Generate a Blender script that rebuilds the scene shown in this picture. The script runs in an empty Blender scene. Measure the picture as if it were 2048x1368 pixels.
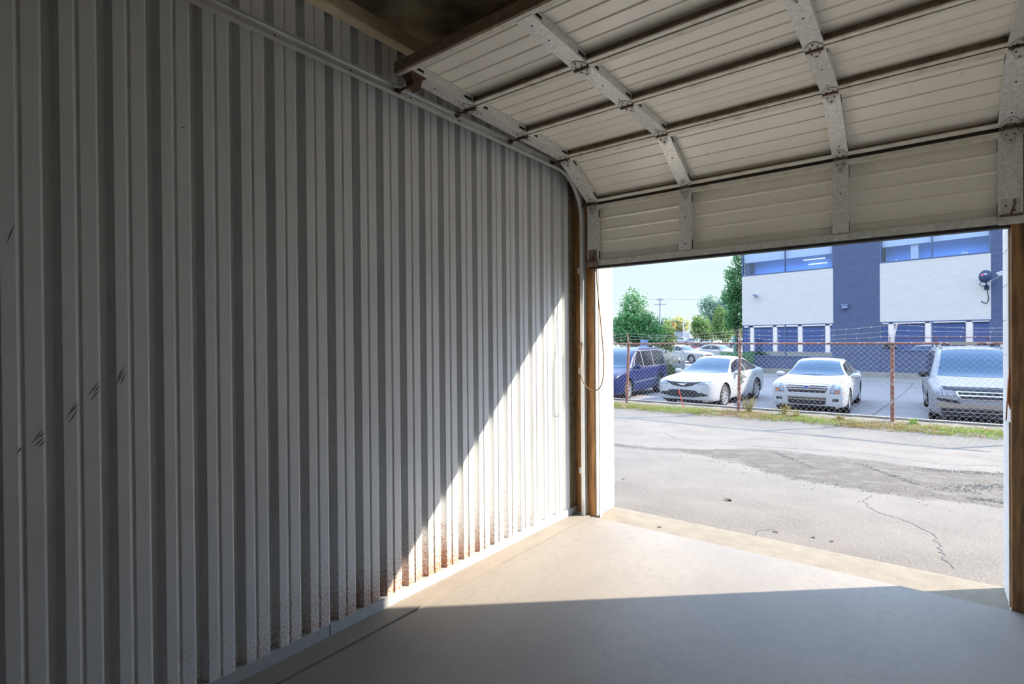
import bpy, bmesh, math, random
from mathutils import Vector, Matrix
from mathutils.bvhtree import BVHTree
from mathutils.geometry import delaunay_2d_cdt
R = math.radians
random.seed(7)
scn = bpy.context.scene
col = scn.collection

# ------------------------------------------------------------------ camera
F_PX, YAW, PITCH, ROLL = 1065.70, R(37.9333), R(-0.3168), R(-0.4709)
fw = Vector((-math.sin(YAW)*math.cos(PITCH), math.cos(YAW)*math.cos(PITCH), math.sin(PITCH)))
rt = Vector((math.cos(YAW), math.sin(YAW), 0))
up = rt.cross(fw)
rt2 = rt*math.cos(ROLL) + up*math.sin(ROLL)
up2 = -rt*math.sin(ROLL) + up*math.cos(ROLL)
cd = bpy.data.cameras.new('camera')
cd.sensor_width = 36.0
cd.lens = F_PX*36.0/2048.0
cd.clip_start = 0.05
cd.clip_end = 1000
cam = bpy.data.objects.new('camera', cd)
col.objects.link(cam)
m = Matrix((rt2, up2, -fw)).transposed().to_4x4()
m.translation = Vector((0, 0, 1.5))
cam.matrix_world = m
scn.camera = cam

# ------------------------------------------------------------------ light
SUN = Vector((1.107, 1.0, 0.957)).normalized()
sd = bpy.data.lights.new('sun', 'SUN')
sd.energy = 11.0
sd.color = (1.0, 0.89, 0.745)
sd.angle = R(0.55)
sun = bpy.data.objects.new('sun', sd)
col.objects.link(sun)
sun.rotation_euler = SUN.to_track_quat('Z', 'Y').to_euler()
sun.location = (20, 20, 20)

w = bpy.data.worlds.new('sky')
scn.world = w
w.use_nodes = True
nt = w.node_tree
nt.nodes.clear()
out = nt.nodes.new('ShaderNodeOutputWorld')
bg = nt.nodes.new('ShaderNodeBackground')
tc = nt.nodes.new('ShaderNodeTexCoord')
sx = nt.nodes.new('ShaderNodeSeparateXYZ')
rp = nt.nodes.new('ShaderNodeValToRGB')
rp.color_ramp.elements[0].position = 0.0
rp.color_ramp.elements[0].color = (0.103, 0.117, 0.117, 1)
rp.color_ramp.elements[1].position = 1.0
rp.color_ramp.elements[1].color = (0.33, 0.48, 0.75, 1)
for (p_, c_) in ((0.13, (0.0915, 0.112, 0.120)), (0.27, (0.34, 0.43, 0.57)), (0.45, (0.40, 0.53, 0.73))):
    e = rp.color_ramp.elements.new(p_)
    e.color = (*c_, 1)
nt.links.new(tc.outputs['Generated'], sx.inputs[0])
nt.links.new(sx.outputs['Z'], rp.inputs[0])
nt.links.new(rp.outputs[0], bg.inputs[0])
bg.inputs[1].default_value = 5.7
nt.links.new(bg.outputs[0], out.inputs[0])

scn.view_settings.view_transform = 'Standard'
scn.view_settings.look = 'None'
scn.view_settings.gamma = 1.0
scn.view_settings.use_curve_mapping = False
scn.view_settings.exposure = 0.6
scn.cycles.max_bounces = 14
scn.cycles.diffuse_bounces = 9
scn.cycles.glossy_bounces = 5
scn.cycles.transparent_max_bounces = 8
scn.cycles.sample_clamp_indirect = 6.0
scn.cycles.use_denoising = True

# ------------------------------------------------------------------ materials
MATS = {}
def mat(name, c, rough=0.6, metal=0.0, c2=None, nscale=4.0, nlo=0.35, nhi=0.7, bump=0.0, bscale=60.0, spec=0.5,
        stretch=None, coat=0.0, emit=None, c3=None, n3=30.0, lo3=0.6, hi3=0.75):
    if name in MATS: return MATS[name]
    M = bpy.data.materials.new(name)
    M.use_nodes = True
    t = M.node_tree
    b = t.nodes['Principled BSDF']
    b.inputs['Base Color'].default_value = (*c, 1)
    b.inputs['Roughness'].default_value = rough
    b.inputs['Metallic'].default_value = metal
    b.inputs['Specular IOR Level'].default_value = spec
    b.inputs['Coat Weight'].default_value = coat
    b.inputs['Coat Roughness'].default_value = 0.05
    if emit:
        b.inputs['Emission Color'].default_value = (*emit[:3], 1)
        b.inputs['Emission Strength'].default_value = emit[3]
    g = t.nodes.new('ShaderNodeNewGeometry')
    src = g.outputs['Position']
    if stretch:
        mp = t.nodes.new('ShaderNodeMapping')
        mp.inputs['Scale'].default_value = stretch
        t.links.new(src, mp.inputs[0])
        src = mp.outputs[0]
    def noise(sc, det=5):
        n = t.nodes.new('ShaderNodeTexNoise')
        n.inputs['Scale'].default_value = sc
        n.inputs['Detail'].default_value = det
        t.links.new(src, n.inputs['Vector'])
        return n.outputs['Fac']
    def ramp(s, lo, hi):
        r_ = t.nodes.new('ShaderNodeMapRange')
        r_.inputs['From Min'].default_value = lo
        r_.inputs['From Max'].default_value = hi
        t.links.new(s, r_.inputs['Value'])
        return r_.outputs[0]
    cur = None
    if c2:
        mx = t.nodes.new('ShaderNodeMix')
        mx.data_type = 'RGBA'
        mx.inputs[6].default_value = (*c, 1)
        mx.inputs[7].default_value = (*c2, 1)
        t.links.new(ramp(noise(nscale), nlo, nhi), mx.inputs[0])
        cur = mx.outputs[2]
    if c3:
        m3 = t.nodes.new('ShaderNodeMix')
        m3.data_type = 'RGBA'
        if cur is not None: t.links.new(cur, m3.inputs[6])
        else: m3.inputs[6].default_value = (*c, 1)
        m3.inputs[7].default_value = (*c3, 1)
        t.links.new(ramp(noise(n3, 8), lo3, hi3), m3.inputs[0])
        cur = m3.outputs[2]
    if cur is not None: t.links.new(cur, b.inputs['Base Color'])
    if bump:
        bp = t.nodes.new('ShaderNodeBump')
        bp.inputs['Strength'].default_value = bump
        bp.inputs['Distance'].default_value = 0.02
        t.links.new(noise(bscale, 6), bp.inputs['Height'])
        t.links.new(bp.outputs[0], b.inputs['Normal'])
    MATS[name] = M
    return M

def N(M): return M.node_tree
def zmask(M, lo, hi):
    t = N(M)
    g = t.nodes.new('ShaderNodeNewGeometry')
    s = t.nodes.new('ShaderNodeSeparateXYZ')
    t.links.new(g.outputs['Position'], s.inputs[0])
    r_ = t.nodes.new('ShaderNodeMapRange')
    r_.inputs['From Min'].default_value = lo
    r_.inputs['From Max'].default_value = hi
    t.links.new(s.outputs['Z'], r_.inputs['Value'])
    return r_.outputs[0], s

# painted corrugated steel with rust blooming up from the floor
def wall_steel():
    M = mat('painted_steel', (0.66, 0.675, 0.685), 0.33, 0.0, c2=(0.60, 0.615, 0.625), nscale=1.3, spec=0.7)
    t = N(M)
    b = t.nodes['Principled BSDF']
    base = b.inputs['Base Color'].links[0].from_socket
    zm, sep = zmask(M, 0.75, -0.02)
    yr = t.nodes.new('ShaderNodeMapRange')         # rust is heaviest on the stretch half way along
    yr.inputs['From Min'].default_value = 0.2; yr.inputs['From Max'].default_value = 2.3
    t.links.new(sep.outputs['Y'], yr.inputs['Value'])
    yr2 = t.nodes.new('ShaderNodeMapRange')
    yr2.inputs['From Min'].default_value = 3.7; yr2.inputs['From Max'].default_value = 2.4
    t.links.new(sep.outputs['Y'], yr2.inputs['Value'])
    mu = t.nodes.new('ShaderNodeMath'); mu.operation = 'MULTIPLY'
    t.links.new(yr.outputs[0], mu.inputs[0]); t.links.new(yr2.outputs[0], mu.inputs[1])
    pw = t.nodes.new('ShaderNodeMath'); pw.operation = 'POWER'; pw.inputs[1].default_value = 2.2
    t.links.new(zm, pw.inputs[0])
    m2 = t.nodes.new('ShaderNodeMath'); m2.operation = 'MULTIPLY'
    t.links.new(mu.outputs[0], m2.inputs[0]); t.links.new(pw.outputs[0], m2.inputs[1])
    g = t.nodes.new('ShaderNodeNewGeometry')
    n1 = t.nodes.new('ShaderNodeTexNoise'); n1.inputs['Scale'].default_value = 90; n1.inputs['Detail'].default_value = 9
    n2 = t.nodes.new('ShaderNodeTexNoise'); n2.inputs['Scale'].default_value = 5; n2.inputs['Detail'].default_value = 4
    t.links.new(g.outputs['Position'], n1.inputs['Vector']); t.links.new(g.outputs['Position'], n2.inputs['Vector'])
    ad = t.nodes.new('ShaderNodeMath'); ad.operation = 'MULTIPLY_ADD'
    t.links.new(m2.outputs[0], ad.inputs[0]); ad.inputs[1].default_value = 0.62
    t.links.new(n1.outputs['Fac'], ad.inputs[2])
    ad2 = t.nodes.new('ShaderNodeMath'); ad2.operation = 'MULTIPLY_ADD'
    t.links.new(n2.outputs['Fac'], ad2.inputs[0]); ad2.inputs[1].default_value = 0.22
    t.links.new(ad.outputs[0], ad2.inputs[2])
    rm = t.nodes.new('ShaderNodeMapRange')
    rm.inputs['From Min'].default_value = 0.74; rm.inputs['From Max'].default_value = 1.12
    t.links.new(ad2.outputs[0], rm.inputs['Value'])
    mx = t.nodes.new('ShaderNodeMix'); mx.data_type = 'RGBA'
    t.links.new(base, mx.inputs[6]); mx.inputs[7].default_value = (0.30, 0.125, 0.05, 1)
    t.links.new(rm.outputs[0], mx.inputs[0])
    t.links.new(mx.outputs[2], b.inputs['Base Color'])
    return M
STEEL = wall_steel()
STEEL2 = mat('painted_steel_pale', (0.91, 0.90, 0.88), 0.5, 0.0, c2=(0.88, 0.87, 0.85), nscale=1.5)
GALV = mat('galvanised_steel', (0.80, 0.80, 0.77), 0.35, 0.25, c2=(0.63, 0.635, 0.61), nscale=60, nlo=0.38, nhi=0.62)
TRACKM = mat('galvanised_track', (0.62, 0.63, 0.615), 0.35, 0.3, c2=(0.53, 0.54, 0.525), nscale=12)
GALVD = mat('galvanised_steel_dull', (0.62, 0.62, 0.58), 0.55, 0.15, c2=(0.44, 0.44, 0.40), nscale=30)
RUSTY = mat('rusty_steel', (0.16, 0.095, 0.06), 0.8, 0.2, c2=(0.08, 0.055, 0.04), nscale=30)
GRIME = mat('grimy_steel', (0.30, 0.24, 0.175), 0.75, 0.1, c2=(0.17, 0.13, 0.09), nscale=25)
CREAM = mat('cream_door_steel', (0.90, 0.865, 0.77), 0.30, 0.0, spec=0.9, c2=(0.86, 0.82, 0.72), nscale=3, c3=(0.45, 0.38, 0.27), n3=38, lo3=0.70, hi3=0.80)
CREAMD = mat('cream_door_edge', (0.78, 0.75, 0.66), 0.5, 0.0, c2=(0.58, 0.52, 0.42), nscale=14, nlo=0.45, nhi=0.75)
BLACK = mat('black_rubber', (0.02, 0.02, 0.022), 0.7)
SLOT = mat('dark_slot', (0.015, 0.015, 0.015), 0.9)
CONC = mat('floor_concrete', (0.222, 0.198, 0.169), 0.6, 0.0, spec=0.25, c2=(0.174, 0.157, 0.139), nscale=1.5, nlo=0.40, nhi=0.70, bump=0.07, bscale=50, stretch=(1.0, 0.55, 1),
           c3=(0.178, 0.162, 0.142), n3=22, lo3=0.50, hi3=0.80)
CONC2 = mat('edge_concrete', (0.235, 0.205, 0.17), 0.7, 0.0, spec=0.2, c2=(0.195, 0.172, 0.145), nscale=5, bump=0.08, bscale=50)
APRON = mat('apron_concrete', (0.182, 0.150, 0.104), 0.85, 0.0, c2=(0.140, 0.115, 0.080), nscale=9, bump=0.25, bscale=120, c3=(0.21, 0.19, 0.16), n3=150, lo3=0.55, hi3=0.7)
DIRT_GAPSHADE = mat('joint_dirt_gap_shade', (0.10, 0.08, 0.06), 0.95)
WOOD = mat('jamb_wood', (0.50, 0.25, 0.08), 0.6, 0.0, c2=(0.22, 0.10, 0.035), nscale=5, stretch=(9, 9, 0.9), bump=0.15, bscale=12)
WOODT = mat('torn_wood', (0.55, 0.28, 0.13), 0.8, 0.0, c2=(0.40, 0.19, 0.08), nscale=20, stretch=(6, 6, 1))
CMU = mat('white_block_paint', (0.62, 0.61, 0.60), 0.8, 0.0, spec=0.2, c2=(0.57, 0.56, 0.55), nscale=5, bump=0.25, bscale=90, c3=(0.36, 0.34, 0.31), n3=60, lo3=0.70, hi3=0.74)
TRIMW = mat('cream_trim_paint', (0.62, 0.57, 0.48), 0.6, c2=(0.50, 0.45, 0.36), nscale=14)
CEIL = mat('stained_ceiling_board', (0.90, 0.80, 0.55), 0.9, 0.0, c2=(0.16, 0.13, 0.09), nscale=1.5, nlo=0.42, nhi=0.60, bump=0.1, bscale=90)
BEAM = mat('dusty_beam', (0.78, 0.68, 0.48), 0.8, c2=(0.6, 0.5, 0.34), nscale=10)
ROPE = mat('hemp_rope', (0.25, 0.15, 0.08), 0.9, c2=(0.16, 0.09, 0.045), nscale=150)
FENCEG = mat('fence_wire', (0.30, 0.27, 0.265), 0.6, 0.0, c2=(0.24, 0.18, 0.155), nscale=9)
FRUST = mat('fence_rust', (0.17, 0.055, 0.026), 0.8, 0.0, c2=(0.10, 0.036, 0.02), nscale=10, c3=(0.21, 0.175, 0.155), n3=16, lo3=0.56, hi3=0.62)
SOIL = mat('verge_soil', (0.120, 0.095, 0.062), 0.95, 0.0, c2=(0.066, 0.050, 0.03), nscale=7, bump=0.4, bscale=40)
LOT = mat('lot_concrete', (0.158, 0.142, 0.138), 0.85, 0.0, c2=(0.142, 0.127, 0.124), nscale=0.7, bump=0.08, bscale=60)
KERB = mat('kerb_concrete', (0.125, 0.112, 0.095), 0.85, c2=(0.098, 0.087, 0.075), nscale=6)
OBLUE = mat('office_blue_block', (0.046, 0.060, 0.105), 0.85, 0.0, c2=(0.037, 0.049, 0.089), nscale=3, bump=0.7, bscale=9, stretch=(1, 1, 2.6))
OWHITE = mat('office_white_block', (0.385, 0.345, 0.31), 0.85, 0.0, c2=(0.362, 0.326, 0.293), nscale=2, bump=0.45, bscale=9, stretch=(1, 1, 2.6))
OFRAME = mat('office_window_frame', (0.04, 0.06, 0.12), 0.4)
OBASE = mat('office_foot_concrete', (0.17, 0.16, 0.14), 0.9, c2=(0.14, 0.13, 0.115), nscale=5)
BLIND = mat('office_blind', (0.62, 0.54, 0.455), 0.9)
OROOM = mat('office_room_wall', (0.36, 0.58, 0.95), 0.9)
LAMP = mat('office_lamp', (0.9, 0.9, 0.9), 0.5, emit=(1.0, 0.97, 0.92, 1.0))
BDOOR = mat('blue_door_paint', (0.042, 0.075, 0.19), 0.5)
def glass(name, tint, refl, rough=0.02):
    M = bpy.data.materials.new(name); M.use_nodes = True
    t = M.node_tree
    t.nodes.clear()
    o = t.nodes.new('ShaderNodeOutputMaterial')
    mx = t.nodes.new('ShaderNodeMixShader'); mx.inputs[0].default_value = refl
    tr = t.nodes.new('ShaderNodeBsdfTransparent'); tr.inputs[0].default_value = (*tint, 1)
    gl = t.nodes.new('ShaderNodeBsdfGlossy'); gl.inputs[0].default_value = (0.80, 0.88, 1.0, 1); gl.inputs['Roughness'].default_value = rough
    t.links.new(tr.outputs[0], mx.inputs[1]); t.links.new(gl.outputs[0], mx.inputs[2]); t.links.new(mx.outputs[0], o.inputs[0])
    return M
OGLASS = glass('office_glass', (0.80, 0.87, 0.97), 0.08)
OGLASS2 = glass('office_mirror_glass', (0.25, 0.32, 0.5), 0.33)

# asphalt drive with a dirt spread stored as a colour attribute
def drive_mat():
    M = mat('drive_asphalt', (0.120, 0.100, 0.079), 0.9, 0.0, c2=(0.088, 0.074, 0.059), nscale=1.6, bump=0.6, bscale=110,
            c3=(0.165, 0.140, 0.113), n3=70, lo3=0.50, hi3=0.70)
    t = N(M)
    b = t.nodes['Principled BSDF']
    base = b.inputs['Base Color'].links[0].from_socket
    at = t.nodes.new('ShaderNodeAttribute'); at.attribute_name = 'dirt'
    g = t.nodes.new('ShaderNodeNewGeometry')
    n = t.nodes.new('ShaderNodeTexNoise'); n.inputs['Scale'].default_value = 5; n.inputs['Detail'].default_value = 9
    t.links.new(g.outputs['Position'], n.inputs['Vector'])
    ad = t.nodes.new('ShaderNodeMath'); ad.operation = 'MULTIPLY_ADD'; ad.inputs[1].default_value = 0.7
    t.links.new(n.outputs['Fac'], ad.inputs[0]); t.links.new(at.outputs['Fac'], ad.inputs[2])
    rm = t.nodes.new('ShaderNodeMapRange'); rm.inputs['From Min'].default_value = 0.72; rm.inputs['From Max'].default_value = 1.0
    t.links.new(ad.outputs[0], rm.inputs['Value'])
    n2 = t.nodes.new('ShaderNodeTexNoise'); n2.inputs['Scale'].default_value = 30; n2.inputs['Detail'].default_value = 8
    t.links.new(g.outputs['Position'], n2.inputs['Vector'])
    dm = t.nodes.new('ShaderNodeMix'); dm.data_type = 'RGBA'
    dm.inputs[6].default_value = (0.040, 0.030, 0.0205, 1); dm.inputs[7].default_value = (0.068, 0.052, 0.036, 1)
    r2 = t.nodes.new('ShaderNodeMapRange'); r2.inputs['From Min'].default_value = 0.4; r2.inputs['From Max'].default_value = 0.6
    t.links.new(n2.outputs['Fac'], r2.inputs['Value']); t.links.new(r2.outputs[0], dm.inputs[0])
    mx = t.nodes.new('ShaderNodeMix'); mx.data_type = 'RGBA'
    t.links.new(base, mx.inputs[6]); t.links.new(dm.outputs[2], mx.inputs[7]); t.links.new(rm.outputs[0], mx.inputs[0])
    t.links.new(mx.outputs[2], b.inputs['Base Color'])
    return M
DRIVE = drive_mat()
CRACK = mat('crack_dark', (0.07, 0.065, 0.06), 0.95)
def leafmat(name, c, c2, tl=0.35):
    M = mat(name, c, 0.6, 0.0, c2=c2, nscale=2.2, nlo=0.3, nhi=0.7, spec=0.3)
    t = N(M)
    b = t.nodes['Principled BSDF']
    o = t.nodes['Material Output']
    trn = t.nodes.new('ShaderNodeBsdfTranslucent')
    if b.inputs['Base Color'].links: t.links.new(b.inputs['Base Color'].links[0].from_socket, trn.inputs[0])
    ms = t.nodes.new('ShaderNodeMixShader'); ms.inputs[0].default_value = tl
    t.links.new(b.outputs[0], ms.inputs[1]); t.links.new(trn.outputs[0], ms.inputs[2]); t.links.new(ms.outputs[0], o.inputs[0])
    return M
BARK = mat('bark', (0.16, 0.12, 0.09), 0.9, c2=(0.09, 0.07, 0.05), nscale=12)
TYRE = mat('tyre_rubber', (0.018, 0.017, 0.017), 0.8, spec=0.2)
RIM = mat('alloy_rim', (0.30, 0.30, 0.30), 0.35, 0.5)
CHROME = mat('chrome_trim', (0.40, 0.405, 0.42), 0.22, 0.8)
CGLASS = mat('car_glass_sky_blue', (0.020, 0.048, 0.085), 0.10, 0.0, spec=0.10)  # blue of the reflected sky is put into the glass colour
DGLASS = mat('car_glass_dark', (0.010, 0.011, 0.014), 0.06, 0.0, spec=0.25)
DARKP = mat('dark_plastic', (0.012, 0.012, 0.014), 0.6, spec=0.2)
LENS = mat('lamp_lens', (0.17, 0.18, 0.20), 0.15, 0.1, c2=(0.05, 0.055, 0.07), nscale=18, coat=0.2)
LENSB = mat('lamp_bowl', (0.20, 0.21, 0.235), 0.3)
AMBER = mat('amber_lens', (0.40, 0.10, 0.012), 0.3)
REDL = mat('red_lens', (0.45, 0.02, 0.02), 0.25)
LINER = mat('wheel_liner', (0.015, 0.015, 0.016), 0.9)
SEAM = mat('panel_gap', (0.05, 0.05, 0.055), 0.7)
def paint(name, c): return mat(name, c, 0.30, 0.0, spec=0.4, coat=0.15)
PWHITE = paint('white_car_paint', (0.26, 0.26, 0.263))
PBLUE = mat('blue_car_paint', (0.004, 0.008, 0.045), 0.30, 0.0, spec=0.18)
PSILV = mat('silver_car_paint', (0.145, 0.145, 0.15), 0.4, 0.1, spec=0.25)
PGREY = mat('pale_grey_car_paint', (0.20, 0.205, 0.215), 0.35, 0.1, spec=0.3)
PRED = paint('red_car_paint', (0.22, 0.012, 0.018))
PTAN = mat('tan_bumper', (0.15, 0.12, 0.09), 0.6)

# ------------------------------------------------------------------ mesh helpers
class MB:
    def __init__(s): s.v = []; s.f = []; s.m = []
    def add(s, vs, fs, mi=0):
        o = len(s.v)
        s.v += [tuple(p) for p in vs]
        s.f += [tuple(i+o for i in f) for f in fs]
        s.m += [mi]*len(fs)
    def box(s, a, b, mi=0, M=None):
        x0, y0, z0 = a; x1, y1, z1 = b
        vs = [Vector(p) for p in ((x0,y0,z0),(x1,y0,z0),(x1,y1,z0),(x0,y1,z0),(x0,y0,z1),(x1,y0,z1),(x1,y1,z1),(x0,y1,z1))]
        if M: vs = [M @ p for p in vs]
        s.add(vs, [(0,3,2,1),(4,5,6,7),(0,1,5,4),(1,2,6,5),(2,3,7,6),(3,0,4,7)], mi)
    def prism(s, poly, d, mi=0):            # poly: 3D points in a plane, d: extrusion vector
        n = len(poly); d = Vector(d)
        a = [Vector(p) for p in poly]; b = [p+d for p in a]
        s.add(a+b, [tuple(reversed(range(n))), tuple(range(n, 2*n))]+[(i, (i+1) % n, (i+1) % n+n, i+n) for i in range(n)], mi)
    def tube(s, pts, r, n=8, mi=0, caps=True):
        pts = [Vector(p) for p in pts]
        rings = []
        prev = None
        for i, p in enumerate(pts):
            t = (pts[min(i+1, len(pts)-1)]-pts[max(i-1, 0)]).normalized()
            if prev is None:
                a = t.orthogonal().normalized()
            else:
                a = (prev - t*prev.dot(t))
                a = a.normalized() if a.length > 1e-6 else t.orthogonal().normalized()
            prev = a
            b = t.cross(a)
            rr = r[i] if isinstance(r, (list, tuple)) else r
            rings.append([p+(a*math.cos(2*math.pi*k/n)+b*math.sin(2*math.pi*k/n))*rr for k in range(n)])
        vs = [q for g in rings for q in g]
        fs = [(i*n+k, i*n+(k+1) % n, (i+1)*n+(k+1) % n, (i+1)*n+k) for i in range(len(pts)-1) for k in range(n)]
        if caps: fs += [tuple(reversed(range(n))), tuple(range((len(pts)-1)*n, len(pts)*n))]
        s.add(vs, fs, mi)
    def lathe(s, prof, M, n=24, mi=0):      # prof: (r, h) closed or open; axis = local X of M
        vs = []
        for k in range(n):
            a = 2*math.pi*k/n
            for (r, h) in prof: vs.append(M @ Vector((h, r*math.cos(a), r*math.sin(a))))
        L = len(prof)
        s.add(vs, [(k*L+i, k*L+i+1, ((k+1) % n)*L+i+1, ((k+1) % n)*L+i) for k in range(n) for i in range(L-1)], mi)
    def sheet(s, pts, axis_a, axis_b, o, th, ext, e0, e1, mi=0):
        """2D polyline pts swept along ext from e0 to e1 with sheet thickness th."""
        n = len(pts)
        P = [Vector(p) for p in pts]
        nr = []
        for i in range(n):
            d = (P[min(i+1, n-1)]-P[max(i-1, 0)]).normalized()
            nr.append(Vector((-d.y, d.x)))
        poly = P+[P[i]+nr[i]*th for i in reversed(range(n))]
        a = [o+axis_a*p.x+axis_b*p.y+ext*e0 for p in poly]
        b = [o+axis_a*p.x+axis_b*p.y+ext*e1 for p in poly]
        m_ = len(poly)
        s.add(a+b, [(i, (i+1) % m_, (i+1) % m_+m_, i+m_) for i in range(m_)], mi)
        for base in (0, m_):
            s.add([*(a if base == 0 else b)], [(i, i+1, m_-2-i, m_-1-i) for i in range(n-1)], mi)
    def build(s, name, mats, parent=None, smooth=False, sharp=None, recalc=True):
        me = bpy.data.meshes.new(name)
        me.from_pydata(s.v, [], s.f)
        for q in (mats if isinstance(mats, (list, tuple)) else [mats]): me.materials.append(q)
        if len(set(s.m)) > 1:
            me.polygons.foreach_set('material_index', s.m)
        if recalc:
            b = bmesh.new(); b.from_mesh(me)
            bmesh.ops.recalc_face_normals(b, faces=b.faces)
            b.to_mesh(me); b.free()
        if smooth:
            me.polygons.foreach_set('use_smooth', [True]*len(me.polygons))
            if sharp: me.set_sharp_from_angle(angle=R(sharp))
        me.update()
        o = bpy.data.objects.new(name, me)
        col.objects.link(o)
        if parent: o.parent = parent
        return o
def tag(o, label, cat, group=None):
    o['label'] = label; o['category'] = cat
    if group: o['group'] = group
    return o
def struct(o, label=None, kind='structure'):
    o['kind'] = kind
    if label: o['label'] = label
    return o
def thing(name, label, cat, loc=(0,0,0), rz=0.0, group=None):
    o = bpy.data.objects.new(name, None)
    o.empty_display_size = 0.1
    col.objects.link(o)
    o.location = loc; o.rotation_euler = (0, 0, rz)
    return tag(o, label, cat, group)
X, Y, Z = Vector((1,0,0)), Vector((0,1,0)), Vector((0,0,1))

# ------------------------------------------------------------------ room shell
FRONT_Y, WL, WR, BACK = 3.94, -2.40, 0.62, -6.0
b = MB(); b.box((-2.236, BACK, -0.12), (WR+0.04, FRONT_Y, 0.0)); struct(b.build('floor', CONC), 'smooth beige concrete floor slab, half sunlit')
b = MB(); b.box((-2.5, BACK, -0.12), (-2.250, FRONT_Y, 0.004)); struct(b.build('floor_edge', CONC2), 'narrow concrete strip under the corrugated wall')
b = MB(); b.box((-2.251, BACK, -0.12), (-2.235, FRONT_Y, -0.012)); struct(b.build('floor_joint', DIRT_GAPSHADE), 'dirt filled joint along the floor strip')
b = MB(); b.box((-2.7, FRONT_Y, -0.2), (0.8, 4.40, -0.04)); struct(b.build('apron', APRON), 'rough concrete sill slab across the doorway')

def corrugated(y0, y1, s0, sgn, xw, z0, z1, name, M):
    prof = [(0,0),(0.037,0),(0.046,-0.0055),(0.049,-0.0075),(0.055,-0.001),(0.057,0),(0.101,0),(0.106,-0.0018),(0.1095,-0.006),(0.1125,-0.018),(0.116,-0.048),(0.143,-0.048),(0.1555,-0.002)]
    pts = []
    k0 = int(math.floor((y0-s0)/0.1571))
    k = k0
    while s0+k*0.1571 < y1:
        for (d, x) in prof:
            y = s0+k*0.1571+d
            if y0 <= y <= y1: pts.append((y, xw+sgn*x))
        k += 1
    b = MB()
    vs = []
    for (y, x) in pts: vs += [(x, y, z0), (x, y, z1), (x-sgn*0.0015, y, z1), (x-sgn*0.0015, y, z0)]
    fs = []
    for i in range(len(pts)-1):
        a, c = i*4, (i+1)*4
        fs += [(a, c, c+1, a+1), (a+2, a+1, c+1, c+2), (a+3, a+2, c+2, c+3), (a, a+3, c+3, c)]
    b.add(vs, fs)
    return struct(b.build(name, M))
o = corrugated(BACK, 3.875, 0.507, 1, WL, 0.03, 3.3, 'wall_left', STEEL); o['label'] = 'grey ribbed steel wall with rust along its foot'
corrugated(-2.5, 3.94, 0.45, -1, WR, 0.0, 3.3, 'wall_right', STEEL2)
corrugated(BACK, -2.5, 0.45, -1, WR, 0.0, 3.3, 'wall_right', STEEL2)
b = MB(); b.box((-2.5, BACK-0.1, 0), (WR+0.1, BACK, 3.3)); struct(b.build('wall_back', GRIME))
wl_ = bpy.data.objects['wall_left']
b = MB()
for (y0, z0, y1, z1) in [(0.663,1.336,0.68,1.405),(0.668,1.343,0.691,1.417),(0.671,1.33,0.697,1.394),(0.511,1.224,0.546,1.295),(0.517,1.209,0.55,1.267),(0.525,1.247,0.551,1.283),(0.571,1.301,0.613,1.362),(0.579,1.282,0.616,1.334),
        (0.59,1.309,0.613,1.347),(0.382,1.127,0.399,1.157),(0.417,1.151,0.454,1.209),(0.425,1.143,0.456,1.179),(0.433,1.169,0.459,1.196),(0.437,1.142,0.459,1.165),(0.89,2.373,0.913,2.383),(0.364,1.824,0.386,1.90)]:
    d = Vector((y1-y0, z1-z0)).normalized(); w_ = 0.0022
    b.add([(WL+0.0006, y0, z0), (WL+0.0006, (y0+y1)/2+d.y*w_, (z0+z1)/2-d.x*w_), (WL+0.0006, y1, z1), (WL+0.0006, (y0+y1)/2-d.y*w_, (z0+z1)/2+d.x*w_)], [(0, 1, 2, 3)])
sc = b.build('scuff_marks', mat('dark_scuff', (0.10, 0.10, 0.10), 0.8), wl_, recalc=False); sc['kind'] = 'stuff'
# galvanised base channel in two lengths
b = MB()
for (ya, yb) in ((BACK, 1.543), (1.551, 3.965)):
    b.box((-2.458, ya, 0.004), (-2.388, yb, 0.058))
struct(b.build('baseboard_left', mat('base_channel', (0.40, 0.42, 0.43), 0.45, 0.2, c2=(0.34, 0.355, 0.36), nscale=40)), 'galvanised base channel under the ribbed wall')
b = MB()
b.box((-2.445, 3.876, 0.058), (-2.412, 3.966, 3.2)); b.box((-2.412, 3.915, 0.058), (-2.404, 3.925, 3.2)); b.box((-2.412, 3.95, 0.058), (-2.400, 3.966, 3.2))
struct(b.build('trim_1', GRIME), 'dull brown corner flashing at the end of the ribbed wall')
b = MB(); b.box((-2.55, BACK, 3.26), (WR+0.1, 4.1, 3.30)); struct(b.build('ceiling', CEIL), 'stained brown ceiling board')
b = MB(); b.box((-2.40, BACK, 3.165), (-2.352, 4.0, 3.26)); b.box((-2.352, BACK, 3.165), (-2.33, 4.0, 3.175)); struct(b.build('trim_2', BEAM), 'dusty ledger beam along the top of the wall')
b = MB()
for y in (1.50, 3.3, -0.9): b.box((-2.35, y, 3.20), (WR, y+0.05, 3.26)); b.box((-2.35, y-0.02, 3.195), (WR, y+0.05, 3.203))
b.box((-1.18, BACK, 3.255), (-1.165, 4.0, 3.262))
struct(b.build('trim_3', BEAM), 'ceiling purlins crossing above the raised door')
b = MB(); b.box((-6.5, BACK-0.2, 3.32), (6.5, 4.42, 3.5)); struct(b.build('roof', KERB))

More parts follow.
